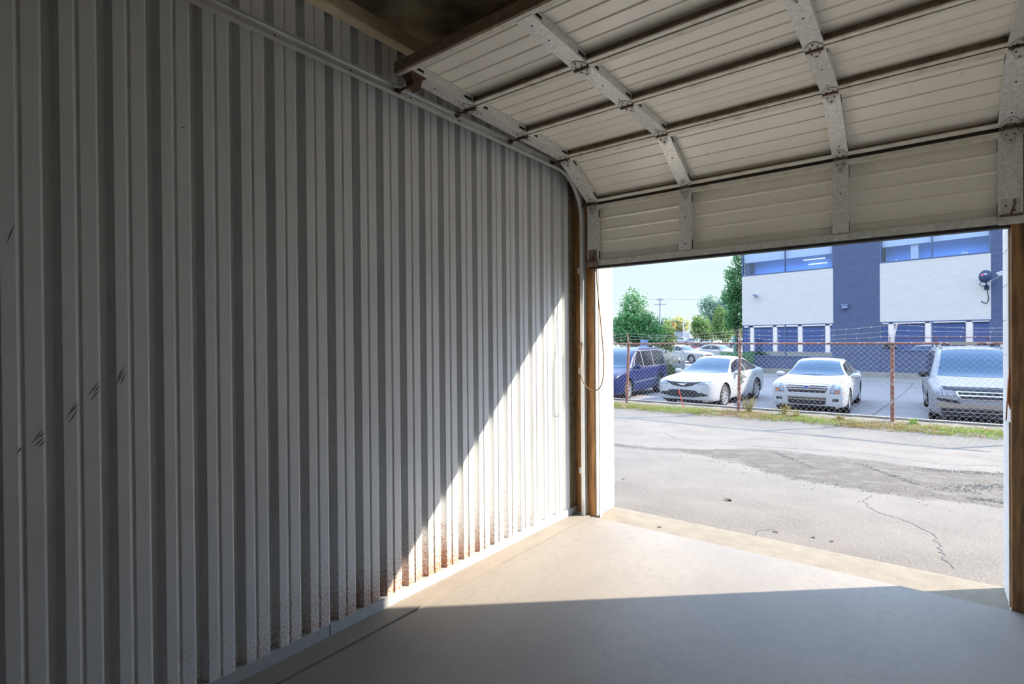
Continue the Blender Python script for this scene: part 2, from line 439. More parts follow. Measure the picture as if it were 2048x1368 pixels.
# front wall of white block with the door opening
COURSE = 0.2032
def block_wall(b, x0, x1, y0, y1, z0, z1, face_joint=True):
    z = z0; k = 0
    while z < z1-1e-4:
        zt = min(z+COURSE, z1)
        b.box((x0, y0, z+0.003), (x1, y1, zt-0.003))
        z = zt; k += 1
    b.box((x0+0.0035, y0+0.0035, z0), (x1-0.0035, y1-0.0035, z1))
b = MB()
block_wall(b, -2.69, -2.255, 4.065, 4.39, -0.04, 3.32)
block_wall(b, 0.363, 0.80, 4.03, 4.39, -0.04, 3.32)
for i in range(1, 15):
    for sgn in (-1, 1):
        x0 = (0.80+(i-1)*3.055+2.62) if sgn > 0 else (-2.69-2.62-(i-1)*3.055-0.435)
        b.box((x0, 4.1, -0.2), (x0+0.435, 4.39, 3.32))
b.box((-2.255, 4.1, 2.66), (0.363, 4.39, 3.32))
b.box((0.80, 4.1, 2.66), (44, 4.39, 3.5)); b.box((-46, 4.1, 2.66), (-2.69, 4.39, 3.5))
struct(b.build('wall_front', CMU), 'white painted block piers beside the doorway')
nd = 1
for i in range(0, 14):
    for sgn in (-1, 1):
        x0 = (0.80+i*3.055) if sgn > 0 else (-2.69-2.62-i*3.055)
        b = MB()
        b.box((x0, 4.18, -0.2), (x0+2.62, 4.22, 2.66))
        for k in range(6): b.box((x0, 4.22, 0.02+k*0.44), (x0+2.62, 4.235, 0.05+k*0.44))
        struct(b.build('door_%d' % nd, BDOOR)); nd += 1

# wood jambs, stops, trim
b = MB(); b.box((-2.445, 3.972, 0.0), (-2.222, 4.012, 2.66)); struct(b.build('trim_4', WOOD), 'worn brown timber jamb behind the track')
b = MB(); b.box((-2.222, 3.985, 0.0), (-2.208, 4.03, 2.66), 0); struct(b.build('trim_5', GALVD), 'grey weather strip on the timber jamb')
b = MB(); b.box((-2.300, 4.03, -0.03), (-2.203, 4.066, 2.66)); struct(b.build('trim_6', TRIMW), 'cream painted stop board against the block pier')
b = MB(); b.box((0.360, 3.945, 0.0), (0.66, 3.985, 2.66)); struct(b.build('trim_7', mat('dark_jamb_wood', (0.34, 0.17, 0.06), 0.6, c2=(0.10, 0.05, 0.022), nscale=5, stretch=(9, 9, 0.9), bump=0.15, bscale=12)), 'dark timber jamb at the edge of the doorway')
b = MB(); b.box((0.352, 3.986, 0.0), (0.375, 4.03, 1.02)); b.box((0.352, 3.986, 1.30), (0.375, 4.03, 2.66))
struct(b.build('trim_8', TRIMW), 'split stop board on the far jamb')
b = MB()
b.prism([(0.345, 3.98, 1.14), (0.354, 3.98, 1.32), (0.366, 3.98, 1.31), (0.369, 3.98, 1.16), (0.358, 3.98, 1.09)], (0, 0.03, 0.0))
b.prism([(0.340, 4.0, 1.02), (0.350, 4.0, 1.26), (0.354, 4.0, 1.25), (0.346, 4.0, 1.03)], (0, 0.012, 0.0))
tag(b.build('wood_splinter', WOODT), 'torn orange splinter of wood hanging off the dark door jamb', 'splinter')
b = MB(); b.box((-2.445, 4.012, 2.62), (0.66, 4.06, 3.26)); struct(b.build('trim_9', DIRT_GAPSHADE))  # timber header, coloured dark as shade in the gap between door sections

# ------------------------------------------------------------------ sectional door
JO = [(3.940, 2.100), (3.943, 2.615), (3.956, 2.632), (3.503, 2.888), (2.968, 2.905), (2.432, 2.920), (1.898, 2.940)]
SECS = [(JO[0], JO[1]), (JO[2], JO[3]), (JO[3], JO[4]), (JO[4], JO[5]), (JO[5], JO[6])]
DX0, DX1 = -2.262, 0.412
STX = [-2.205, -1.423, -0.430, 0.357]
SW = [0.10, 0.092, 0.088, 0.10]
door = thing('overhead_door', 'raised cream sectional overhead door with galvanised struts under the ceiling', 'garage door', (0, 3.94, 2.1))
def local(o): o.matrix_parent_inverse = Matrix.Translation(door.location).inverted(); return o
def par(o, p):
    """parent without moving: every mesh in this scene is written in world space"""
    o.parent = p
    mw = Matrix.Identity(4); q = p
    while q:
        mw = (q.matrix_parent_inverse @ q.matrix_basis) @ mw if not q.parent else (q.parent.matrix_basis if False else Matrix.Identity(4)) @ (q.matrix_parent_inverse @ q.matrix_basis) @ mw
        q = q.parent
    o.matrix_parent_inverse = mw.inverted()
    return o
frames = []
for si, (p0, p1) in enumerate(SECS):
    P0, P1 = Vector((0, p0[0], p0[1])), Vector((0, p1[0], p1[1]))
    L = (P1-P0).length
    a = (P1-P0).normalized()
    o_ = Vector((0, a.z, -a.y))
    frames.append((P0, a, o_, L))
    g0 = 0.006
    # ribbed skin
    pts = [(g0, 0.048)]
    ribs = [0.115, 0.215, 0.315, 0.415]
    for s_ in ribs:
        s_ = s_*L/0.53
        pts += [(s_-0.010, 0.048), (s_-0.004, 0.042), (s_+0.004, 0.042), (s_+0.010, 0.048)]
    pts += [(L-g0, 0.048)]
    b = MB(); b.sheet(pts, a, o_, P0, 0.002, X, DX0, DX1)
    sec = par(b.build('section', CREAM), door)
    # lower rail: web + lip
    b = MB()
    b.sheet([(0.012, 0.048), (g0, 0.040), (g0, 0.0015)], a, o_, P0, -0.0018, X, DX0, DX1, 1)
    b.sheet([(g0, 0.0), (0.034, 0.0), (0.034, 0.008)], a, o_, P0, 0.0018, X, DX0, DX1, 0)
    if si == 0:
        b = MB()
        b.sheet([(0.006, 0.046), (0.006, 0.0), (0.045, 0.0), (0.052, 0.010)], a, o_, P0, 0.002, X, DX0, DX1, 0)
        b.box((DX0, 3.9385, 2.104), (DX1, 3.9400, 2.148), 0)
        r_ = par(b.build('bottom_rail', [GALVD]), sec); r_['label'] = 'galvanised bottom rail'
    else:
        r_ = par(b.build('bottom_rail', [CREAMD, GRIME]), sec); r_['label'] = 'pale lip over a grimy brown web'
    b = MB()
    b.sheet([(L-0.012, 0.048), (L-g0, 0.040), (L-g0, 0.0), (L-0.036, 0.0), (L-0.036, 0.008)], a, o_, P0, 0.0018, X, DX0, DX1, 0)
    if si == 4: b.sheet([(L-g0+0.001, -0.004), (L+0.012, -0.004), (L+0.012, 0.055)], a, o_, P0, 0.004, X, DX0, DX1, 1)
    par(b.build('top_rail', [CREAMD, GRIME]), sec)
    for k, xc in enumerate(STX):
        h = SW[k]/2
        b = MB()
        s0_, s1_ = 0.030, L-0.030
        if si == 0: s0_ = 0.052
        Mf = Matrix((( X.x, a.x, o_.x, 0), (X.y, a.y, o_.y, 0), (X.z, a.z, o_.z, 0), (0, 0, 0, 1)))
        Mf.translation = P0
        b.box((xc-h, s0_, -0.004), (xc+h, s1_, -0.002), 0, Mf)
        b.box((xc-h, s0_, -0.002), (xc-h+0.002, s1_, 0.045), 0, Mf)
        b.box((xc+h-0.002, s0_, -0.002), (xc+h, s1_, 0.045), 0, Mf)
        for sgn in (-1, 1):
            for (u0, u1) in ((s0_+0.012, s0_+0.075), (s1_-0.075, s1_-0.012)):
                xx = xc+sgn*(h+0.0006)
                b.box((xx-0.0006, u0, 0.010), (xx+0.0006, u1, 0.026), 1, Mf)
        for u0 in (0.10, 0.30, 0.44):
            if (k+si+int(u0*100)) % 3: b.box((xc-0.004, u0-0.004, -0.0055), (xc+0.004, u0+0.004, -0.004), 1, Mf)
        st = par(b.build('stile', [GALV, SLOT]), sec); st['label'] = 'galvanised stile'
# seal
b = MB(); b.box((DX0+0.02, 3.955, 2.086), (DX1-0.02, 4.015, 2.104)); sl = par(b.build('bottom_seal', BLACK), door); sl['label'] = 'black rubber seal under the lowest section'
# hinges
def hinge(j, xc, wdt, upper, lower):
    (P0u, au, ou, Lu) = frames[upper]; (P0l, al, ol, Ll) = frames[lower]
    b = MB()
    h = wdt*0.44
    pu = lambda x, s, t=-0.006: P0u+X*x+au*s+ou*t
    pl = lambda x, s, t=-0.006: P0l+X*x+al*(Ll-s)+ol*t
    b.prism([pu(xc-h, 0.004), pu(xc+h, 0.004), pu(xc+h, 0.035), pu(xc+0.012, 0.072), pu(xc-0.012, 0.072), pu(xc-h, 0.035)], -ou*0.003, 0)
    b.prism([pl(xc-h, 0.002), pl(xc+h, 0.002), pl(xc+h*0.8, 0.034), pl(xc+0.012, 0.082), pl(xc-0.012, 0.082), pl(xc-h*0.8, 0.034)], -ol*0.003, 0)
    c = (P0u+P0l+al*Ll)/2 - (ou+ol).normalized()*0.012
    b.tube([c+X*(xc-h), c+X*(xc+h)], 0.0085, 10, 1)
    for x_, s_ in ((0, 0.058), (-0.016, 0.026), (0.018, 0.026)):
        q = pu(xc+x_, s_, -0.010); b.tube([q, q-ou*0.004], 0.0045, 6, 1)
        q = pl(xc+x_, s_+0.006, -0.010); b.tube([q, q-ol*0.004], 0.0045, 6, 1)
    hg = par(b.build('hinge', [GALVD, RUSTY]), door)
    return c
for j in range(4):
    for k, xc in enumerate(STX):
        c = hinge(j, xc, SW[k], j+1, j)
        if k in (0, 3):
            sgn = -1 if k == 0 else 1
            b = MB()
            off = Vector((0, -0.008, -0.006)) if j else Vector((0, -0.012, 0.0))
            yz = Vector((0, c.y, c.z))+off
            xe = -2.304 if k == 0 else 0.454
            b.tube([yz+X*(xc+sgn*-0.035), yz+X*(xe+0.0*sgn)], 0.006, 8, 0)
            b.lathe([(0.0, -0.009), (0.017, -0.009), (0.019, -0.004), (0.019, 0.004), (0.017, 0.009), (0.0, 0.009)], Matrix.Translation(yz+X*xe), 14, 0)
            for e_ in (-0.03, 0.03): b.lathe([(0.007, -0.004), (0.013, -0.004), (0.013, 0.004), (0.007, 0.004), (0.007, -0.004)], Matrix.Translation(yz+X*(xc+e_)), 12, 0)
            rr = par(b.build('roller', RUSTY), door); rr['label'] = 'rusty roller in the track'
# top brackets and bottom corner brackets
for k, xc in ((0, STX[0]), (3, STX[3])):
    sgn = -1 if k == 0 else 1
    (P0, a, o_, L) = frames[4]
    b = MB()
    q = P0+a*(L-0.03)
    b.prism([q+X*(xc-0.045)-o_*0.004, q+X*(xc+0.045)-o_*0.004, q+X*(xc+0.045)-o_*0.004-a*0.10, q+X*(xc-0.045)-o_*0.004-a*0.10], -o_*0.004)
    b.prism([q+X*(xc-0.03)-o_*0.008, q+X*(xc-0.03)-o_*0.060-a*0.03, q+X*(xc-0.03)-o_*0.075-a*0.075, q+X*(xc-0.03)-o_*0.008-a*0.09], X*0.055)
    yz = Vector((0, q.y+0.02, 2.874))
    b.tube([yz+X*(xc+sgn*-0.03), yz+X*(-2.304 if k == 0 else 0.454)], 0.007, 8)
    b.lathe([(0.0, -0.009), (0.017, -0.009), (0.019, 0), (0.017, 0.009), (0.0, 0.009)], Matrix.Translation(yz+X*(-2.304 if k == 0 else 0.454)), 14)
    bb = par(b.build('top_bracket', RUSTY), door); bb['label'] = 'rusty top roller bracket'
    b = MB()
    b.box((xc-0.050, 3.930, 2.098), (xc+0.050, 3.9375, 2.140)); b.box((xc-0.038, 3.9320, 2.152), (xc+0.040, 3.9358, 2.240))
    b.tube([(xc-0.045, 3.924, 2.146), (xc+0.047, 3.924, 2.146)], 0.007, 8, 1)
    b.tube([(xc, 3.932, 2.148), (xc+0.02, 3.928, 2.215)], 0.005, 6, 1)
    for q in ((xc-0.02, 2.20), (xc+0.015, 2.225), (xc+0.015, 2.172)): b.tube([(q[0], 3.932, q[1]), (q[0], 3.926, q[1])], 0.006, 8, 1)
    bb = par(b.build('bottom_bracket', [GRIME if k == 0 else GALVD, RUSTY]), door); bb['label'] = 'corner bracket with rusty pin'

# tracks
def track(name, xw, sgn, label):
    path = [(3.938, 0.0+i*0.3) for i in range(8)]+[(3.938, 2.47)]
    for i in range(1, 13):
        t_ = R(90)*i/12
        path.append((3.558+0.38*math.cos(t_), 2.49+0.38*math.sin(t_)))
    path += [(3.0, 2.872), (2.4, 2.874), (1.5, 2.878), (0.5, 2.882), (-1.2, 2.888)]
    prof = [(0.036, -0.024), (0.036, -0.029), (0.004, -0.029), (0.0, -0.022), (0.0, 0.020), (0.006, 0.028), (0.022, 0.030), (0.030, 0.024),
            (0.028, 0.023), (0.021, 0.028), (0.007, 0.026), (0.002, 0.019), (0.002, -0.021), (0.005, -0.027), (0.034, -0.027), (0.034, -0.024)]
    vs = []; n = len(prof)
    for i, p in enumerate(path):
        q0, q1 = path[max(i-1, 0)], path[min(i+1, len(path)-1)]
        d = Vector((q1[0]-q0[0], q1[1]-q0[1])).normalized()
        nn = Vector((d.y, -d.x))           # away from the room for the upright, up for the level run
        for (px, py) in prof: vs.append((xw+sgn*px, p[0]+nn.x*py, p[1]+nn.y*py))
    fs = [(i*n+k, i*n+(k+1) % n, (i+1)*n+(k+1) % n, (i+1)*n+k) for i in range(len(path)-1) for k in range(n)]
    root = thing(name, label, 'door track', (xw, 3.925, 0))
    b = MB(); b.add(vs, fs)
    par(b.build('rail', TRACKM, smooth=True, sharp=40), root)
    for z in (0.35, 1.2, 2.05):
        b = MB(); b.box((min(xw-0.03*sgn, xw), 3.93, z), (max(xw-0.03*sgn, xw), 3.972, z+0.05)); par(b.build('bracket', GALVD), root)
    for i in range(9):
        y = 3.25-i*0.40
        b = MB(); b.tube([(xw+sgn*0.0015, y, 2.876), (xw+sgn*0.0032, y, 2.876)], 0.006, 8); par(b.build('bolt_hole', SLOT), root)
    b = MB(); b.box((min(xw, xw-sgn*0.06), -0.6, 2.90), (max(xw, xw-sgn*0.06), -0.56, 3.26)); par(b.build('hanger', GALVD), root)
    return root
track('door_track', -2.318, 1, 'bent galvanised door track along the ribbed grey wall')
track('door_track', 0.470, -1, 'galvanised door track behind the dark timber jamb')

# pull rope
def smooth_path(P, n=6):
    P = [Vector(p) for p in P]; out_ = []
    for i in range(len(P)-1):
        p0, p1, p2, p3 = P[max(i-1, 0)], P[i], P[i+1], P[min(i+2, len(P)-1)]
        for k in range(n):
            t = k/n
            out_.append(0.5*((2*p1)+(p2-p0)*t+(2*p0-5*p1+4*p2-p3)*t*t+(3*p1-p0-3*p2+p3)*t**3))
    return out_+[P[-1]]
ROPEP = [(-2.161, 3.918, 2.125), (-2.158, 3.915, 2.04), (-2.150, 3.91, 1.93), (-2.126, 3.91, 1.69), (-2.104, 3.905, 1.49), (-2.092, 3.905, 1.31), (-2.097, 3.905, 1.19),
         (-2.125, 3.905, 1.10), (-2.185, 3.905, 1.065), (-2.240, 3.90, 1.085), (-2.285, 3.89, 1.145), (-2.30, 3.88, 1.23), (-2.292, 3.88, 1.36), (-2.285, 3.885, 1.47)]
b = MB(); b.tube(smooth_path(ROPEP), 0.0048, 7)
b.tube([(-2.285, 3.885, 1.47), (-2.302, 3.875, 1.455), (-2.318, 3.87, 1.43)], 0.004, 6)
b.tube([(-2.285, 3.885, 1.47), (-2.296, 3.88, 1.44), (-2.306, 3.875, 1.425)], 0.003, 6)
tag(b.build('pull_rope', ROPE, smooth=True), 'brown rope looping down from the raised door beside the track', 'rope')

# ------------------------------------------------------------------ ground outside
GP = [(4.40, -0.05), (7, -0.22), (10, -0.43), (12.3, -0.53), (13.3, -0.50), (13.75, -0.43), (14.4, -0.40), (15.0, -0.42)]
def interp(T, y):
    if y <= T[0][0]: return T[0][1]
    for (a, c), (d, e_) in zip(T, T[1:]):
        if y <= d: return c+(e_-c)*(y-a)/(d-a)
    return T[-1][1]
def gz(y): return interp(GP, y)
UPP = [(-8, 8.6), (-4.34, 8.42), (-3.49, 8.51), (-2.94, 8.95), (-2.31, 10.0), (-0.72, 10.0), (0.04, 9.83), (0.86, 10.33), (6, 10.5)]
LOW = [(-8, 7.6), (-3.9, 7.8), (-3.02, 8.15), (-2.31, 7.89), (-1.63, 7.32), (-1.24, 7.11), (-0.51, 6.97), (0.59, 7.06), (6, 7.2)]
ys = [4.40+i*0.08 for i in range(117)]
xs = [-10, -9, -8, -7.5]+[-7+i*0.08 for i in range(118)]+[3, 4, 6, 9]
rnd = random.Random(3)
b = MB(); vs = []; dirt = []
for y in ys:
    for x in xs:
        vs.append((x, y, gz(y)+0.006*math.sin(x*1.7+y*0.9)))
        lo, hi = interp(LOW, x), interp(UPP, x)
        dd = min(y-lo, hi-y)
        v = max(0.0, min(1.0, 0.5+dd/0.5))*0.62
        # thin sandy haze on the far side of the spread
        if y > hi: v = max(v, 0.30*max(0, 1-(y-hi)/1.2))
        dirt.append(v)
nx = len(xs)
b.add(vs, [(j*nx+i, j*nx+i+1, (j+1)*nx+i+1, (j+1)*nx+i) for j in range(len(ys)-1) for i in range(nx-1)])
drive = b.build('driveway', DRIVE, smooth=True, recalc=False)
at = drive.data.attributes.new('dirt', 'FLOAT', 'POINT')
at.data.foreach_set('value', dirt)
struct(drive, 'pale cracked asphalt drive crossed by a dirt spread')
def crack(pts, wd, seed):
    rr = random.Random(seed); P = []
    for (x0, y0), (x1, y1) in zip(pts, pts[1:]):
        n = max(2, int(math.hypot(x1-x0, y1-y0)/0.06))
        for i in range(n):
            t = i/n
            P.append((x0+(x1-x0)*t+rr.uniform(-0.018, 0.018), y0+(y1-y0)*t+rr.uniform(-0.018, 0.018)))
    P.append(pts[-1])
    vs = []
    for i, p in enumerate(P):
        q0, q1 = P[max(i-1, 0)], P[min(i+1, len(P)-1)]
        d = Vector((q1[0]-q0[0], q1[1]-q0[1])).normalized()
        w_ = wd*rr.uniform(0.4, 1.2)*(0.35 if i in (0, len(P)-1) else 1)
        zz = gz(p[1])+0.006*math.sin(p[0]*1.7+p[1]*0.9)+0.003
        vs += [(p[0]-d.y*w_, p[1]+d.x*w_, zz), (p[0]+d.y*w_, p[1]-d.x*w_, zz)]
    return vs, [(2*i, 2*i+1, 2*i+3, 2*i+2) for i in range(len(P)-1)]
CR = [([(-0.48, 6.9), (-0.52, 6.47), (-0.46, 6.29), (-0.33, 6.03), (-0.2, 5.96), (-0.09, 5.77), (0.02, 5.63), (0.05, 5.36), (0.07, 5.14), (0.10, 4.84), (0.14, 4.63)], 0.006),
      ([(-4.25, 10.53), (-3.84, 10.0), (-3.34, 9.96), (-2.65, 10.02), (-2.19, 10.17), (-1.74, 10.32)], 0.008),
      ([(-4.3, 7.3), (-3.4, 7.5), (-2.6, 7.7), (-2.2, 7.6)], 0.005), ([(-2.9, 10.0), (-2.8, 10.8), (-2.4, 11.4)], 0.006),
      ([(-1.7, 10.3), (-0.9, 10.6), (0.2, 10.3), (0.9, 10.9)], 0.007), ([(-1.05, 4.42), (-1.08, 4.55), (-0.98, 4.72)], 0.004)]
b = MB()
for i, (p, wd) in enumerate(CR):
    v_, f_ = crack(p, wd, i+11); b.add(v_, f_)
par(b.build('cracks', CRACK, recalc=False), drive)
# tyre ruts pressed in the dirt: loose dark crumbs
b = MB(); rr = random.Random(5)
def crumbs(b, P, n, wd, s0, s1):
    for _ in range(n):
        t = rr.random()*(len(P)-1); i = int(t); t -= i
        x = P[i][0]+(P[i+1][0]-P[i][0])*t+rr.gauss(0, wd); y = P[i][1]+(P[i+1][1]-P[i][1])*t+rr.gauss(0, wd)
        z = gz(y)+0.006*math.sin(x*1.7+y*0.9); s = rr.uniform(s0, s1)
        pts = [Vector((rr.uniform(-1, 1), rr.uniform(-1, 1), 0))*s for _ in range(3)]
        c = Vector((x, y, z))
        b.add([c+Vector((s, 0, 0)), c+Vector((-s*0.6, s*0.8, 0)), c+Vector((-s*0.5, -s*0.8, 0)), c+Vector((0, 0, s*0.9))], [(0, 1, 3), (1, 2, 3), (2, 0, 3)])
crumbs(b, [(-0.05, 9.45), (0.4, 9.7), (0.9, 10.1)], 420, 0.08, 0.004, 0.013)
crumbs(b, [(0.2, 7.85), (0.5, 8.5), (0.8, 8.9)], 380, 0.09, 0.004, 0.014)
crumbs(b, [(0.35, 7.5), (0.75, 7.55)], 120, 0.05, 0.005, 0.016)
crumbs(b, [(-2.0, 9.6), (-1.2, 8.3)], 160, 0.03, 0.004, 0.012); crumbs(b, [(-0.8, 9.3), (-0.1, 8.0)], 200, 0.03, 0.004, 0.014)
crumbs(b, [(-3.0, 8.3), (-1.0, 7.2), (1, 7.3)], 300, 0.25, 0.004, 0.012)
struct(b.build('rubble', mat('dark_crumbs', (0.10, 0.088, 0.07), 0.95)), 'loose dark crumbs of broken asphalt on the dirt spread', 'stuff')
# dry leaves and bits
DRYL = mat('dry_leaf', (0.07, 0.05, 0.035), 0.9)
spots = [(-1.56, 5.45, 0.045, 'curled black dry leaf lying alone on the pale drive'), (-0.96, 4.63, 0.024, 'small dark bits by the concrete sill, where a crack starts'),
         (-0.71, 4.70, 0.018, None), (-0.58, 4.70, 0.016, None), (-2.77, 5.62, 0.02, None), (-1.72, 4.14, 0.016, None)]
for i, (x, y, s, lb) in enumerate(spots):
    b = MB(); rr = random.Random(40+i)
    z = (gz(y) if y > 4.4 else -0.04)+0.004
    n = 7
    ring = [Vector((x+s*math.cos(k*2*math.pi/n)*rr.uniform(0.6, 1.2), y+s*0.7*math.sin(k*2*math.pi/n)*rr.uniform(0.5, 1.2), z+rr.uniform(0, s*0.5))) for k in range(n)]
    c = Vector((x, y, z+s*0.15))
    ring2 = [p+Vector((0, 0, -0.003)) for p in ring]
    b.add([c]+ring+[c-Vector((0, 0, 0.003))]+ring2, [(0, 1+k, 1+(k+1) % n) for k in range(n)]+[(n+1, n+2+(k+1) % n, n+2+k) for k in range(n)]+[(1+k, n+2+k, n+2+(k+1) % n, 1+(k+1) % n) for k in range(n)])
    tag(b.build('dry_leaf', DRYL), lb or 'tiny dark leaf scrap on the ground just outside the doorway', 'leaf', None if lb else 'leaf scraps near the doorway')

# verge with grass, kerb, parking lot
b = MB(); vs = []
yy = [13.45, 13.58, 13.75, 14.0, 14.4, 14.75, 14.95]
for y in yy:
    for i in range(60): vs.append((-10+i*0.25, y+(0.05*math.sin(i*1.3) if y < 13.6 else 0), gz(y)+(0.012+0.012*math.sin(i*1.9+y*7) if y > 13.6 else (-0.03 if y < 13.5 else 0.006))))
b.add(vs, [(j*60+i, j*60+i+1, (j+1)*60+i+1, (j+1)*60+i) for j in range(len(yy)-1) for i in range(59)])
struct(b.build('verge', SOIL, smooth=True, recalc=False), 'strip of bare soil under the fence')
b = MB(); rr = random.Random(9)
def clump(b, x, y, h, n, spread, mi):
    for _ in range(n):
        px, py = x+rr.gauss(0, spread), y+rr.gauss(0, spread*0.6)
        z = gz(py); a_ = rr.uniform(0, math.pi*2); hh = h*rr.uniform(0.5, 1.3); le = rr.uniform(0.1, 0.9)*hh; w_ = 0.006*rr.uniform(0.7, 1.5)
        d = Vector((math.cos(a_), math.sin(a_), 0)); s = Vector((-d.y, d.x, 0))*w_
        c = Vector((px, py, z))
        b.add([c-s, c+s, c+d*le*0.4+Z*hh*0.7+s*0.7, c+d*le*0.4+Z*hh*0.7-s*0.7, c+d*le+Z*hh], [(0, 1, 2, 3), (3, 2, 4)], mi)
for i in range(2900):
    x = rr.uniform(-9.5, 2.2); y = rr.gauss(13.88+0.05*math.sin(x*1.3), 0.20)
    if y < 13.5: y = 13.5+rr.uniform(0, 0.3)
    g_ = math.sin(x*2.1)*0.7+math.sin(x*0.9+1.3)*0.5+rr.uniform(-1.5, 1.5)-(0.5 if x > -1.5 else 0.0)
    mi = 0 if g_ > 0.6 else (1 if g_ > -0.7 else 2)
    clump(b, x, y, 0.045 if mi != 2 else 0.035, 9, 0.06, mi)
GR = [leafmat('grass_green', (0.13, 0.23, 0.03), (0.18, 0.26, 0.045)), leafmat('grass_yellow', (0.27, 0.22, 0.065), (0.215, 0.17, 0.06)), leafmat('grass_brown', (0.20, 0.115, 0.058), (0.24, 0.16, 0.08))]
struct(b.build('grass', GR, recalc=False), 'patchy green and straw grass along the foot of the fence', 'stuff')
def weed(x, y, h, n, mi, label):
    b = MB()
    for _ in range(n):
        a_ = rr.uniform(0, 6.28); t = rr.uniform(0.15, 0.6)
        p0 = Vector((x+rr.gauss(0, 0.05), y+rr.gauss(0, 0.04), gz(y)-0.01)); hh = h*rr.uniform(0.5, 1.1)
        p1 = p0+Vector((math.cos(a_)*t*hh*0.5, math.sin(a_)*t*hh*0.4, hh*0.6)); p2 = p0+Vector((math.cos(a_)*t*hh, math.sin(a_)*t*hh*0.7, hh))
        b.tube([p0, p1, p2], [0.004, 0.003, 0.0015], 4, 0)
        for k in range(9):
            q = p0.lerp(p2, rr.uniform(0.3, 1.0))+Vector((rr.gauss(0, 0.02), rr.gauss(0, 0.02), 0)); s = 0.022
            d1 = Vector((rr.gauss(0, 1), rr.gauss(0, 1), rr.gauss(0, 1))).normalized()*s; d2 = Vector((rr.gauss(0, 1), rr.gauss(0, 1), rr.gauss(0, 1))).normalized()*s*0.5
            b.add([q-d1, q-d2, q+d1, q+d2], [(0, 1, 2, 3)], 0)
    tag(b.build('weed', GR[mi], recalc=False), label, 'weed')
weed(-3.55, 14.25, 0.42, 34, 1, 'bushy straw-coloured weed at the foot of the middle fence post')
weed(-2.75, 14.25, 0.30, 22, 1, 'dry weed left of the square-nosed white sedan')
weed(-2.45, 14.1, 0.20, 16, 1, 'low dry weed in front of the square-nosed white sedan\'s grille')
weed(-1.55, 14.15, 0.15, 14, 1, 'low straw-coloured weed before the square-nosed white sedan\'s bumper')
weed(-0.25, 14.3, 0.15, 12, 0, 'small green weed just right of the rusty post with the bent arm')
b = MB(); b.box((-14, 14.92, -0.75), (9, 15.10, -0.365)); struct(b.build('kerb', KERB), 'low concrete kerb behind the fence')
b = MB()
b.add([(-60, 15.08, -0.6), (40, 15.08, -0.6), (40, 70, -0.6), (-60, 70, -0.6)], [(0, 1, 2, 3)])
struct(b.build('parking_lot', LOT, recalc=False), 'grey parking lot pavement beyond the fence')
b = MB()
b.add([(-220, 70, -0.62), (120, 70, -0.62), (120, 110, 0.2), (-220, 110, 0.2), (-220, 320, 0.6), (120, 320, 0.6), (-220, 15, -0.64), (-60, 15, -0.64), (-60, 70, -0.62)],
      [(0, 8, 1, 2, 3), (3, 2, 5, 4), (6, 7, 8, 0)])
struct(b.build('far_ground', LOT, recalc=False))
b = MB()
v_, f_ = [], []
pp = [(-1.15, 17.0), (-0.95, 20.0), (-0.75, 23.0), (-0.55, 27.0), (-0.5, 29.5)]
for p in pp: v_ += [(p[0]-0.02, p[1], -0.597), (p[0]+0.02, p[1], -0.597)]
b.add(v_, [(2*i, 2*i+1, 2*i+3, 2*i+2) for i in range(len(pp)-1)])
b2 = b.build('lot_crack', CRACK, recalc=False); struct(b2)
# ------------------------------------------------------------------ fence
fence = thing('chain_link_fence', 'rusty chain link fence topped with barbed wire in front of parked cars', 'fence', (-3.8, 14.38, -0.4))
FY, RAILZ = 14.38, 1.335
ARM = {-6.89: (-0.09, 0.10, 0.31), -3.79: (-0.03, 0.10, 0.37), -0.61: (0.085, 0.06, 0.43), 2.55: (0.05, 0.1, 0.4), -10.0: (-0.05, 0.1, 0.35)}
for px, (ax, ay, az) in ARM.items():
    b = MB(); lean = -0.05 if px == -3.79 else (-0.07 if px == -6.89 else 0.0)
    b.tube([(px+lean, FY, gz(FY)-0.15), (px, FY, RAILZ-0.01)], 0.038, 12)
    p = par(b.build('post', FRUST, smooth=True, sharp=40), fence)
    b = MB()
    b.tube([(px, FY, RAILZ-0.02), (px, FY, RAILZ+0.045)], 0.044, 12)
    b.tube([(px, FY, RAILZ+0.03), (px+ax, FY+ay, RAILZ+az)], [0.024, 0.016], 8)
    par(b.build('barb_arm', FENCEG if px == -0.61 else FRUST, smooth=True, sharp=40), p)
b = MB(); b.tube([(-10.5, FY-0.055, RAILZ), (-6.89, FY-0.055, RAILZ-0.002), (-3.79, FY-0.055, RAILZ+0.004), (-0.61, FY-0.055, RAILZ), (3, FY-0.055, RAILZ)], 0.026, 10)
par(b.build('top_rail', FRUST, smooth=True, sharp=40), fence)
b = MB(); W_, H_ = 0.058, 0.116
fx0, nw = -8.8, 194
for i in range(nw):
    x0 = fx0+i*W_
    vs = []; zs = []
    nk = int((RAILZ+0.06-(gz(FY)+0.0))/(H_/2))
    fy = FY-0.088
    for k in range(nk+1):
        x = x0+(W_*0.51 if (k+i) % 2 else -W_*0.51); z = gz(FY)+0.01+k*H_/2
        y = fy+(0.004 if k % 2 else -0.004)
        for (dx, dy) in ((0.0028, -0.0016), (-0.0028, -0.0016), (0, 0.0032)): vs.append((x+dx, y+dy, z))
    fs = []
    for k in range(nk):
        for c in range(3): fs.append((k*3+c, k*3+(c+1) % 3, (k+1)*3+(c+1) % 3, (k+1)*3+c))
    b.add(vs, fs)
par(b.build('wire_mesh', FENCEG), fence)
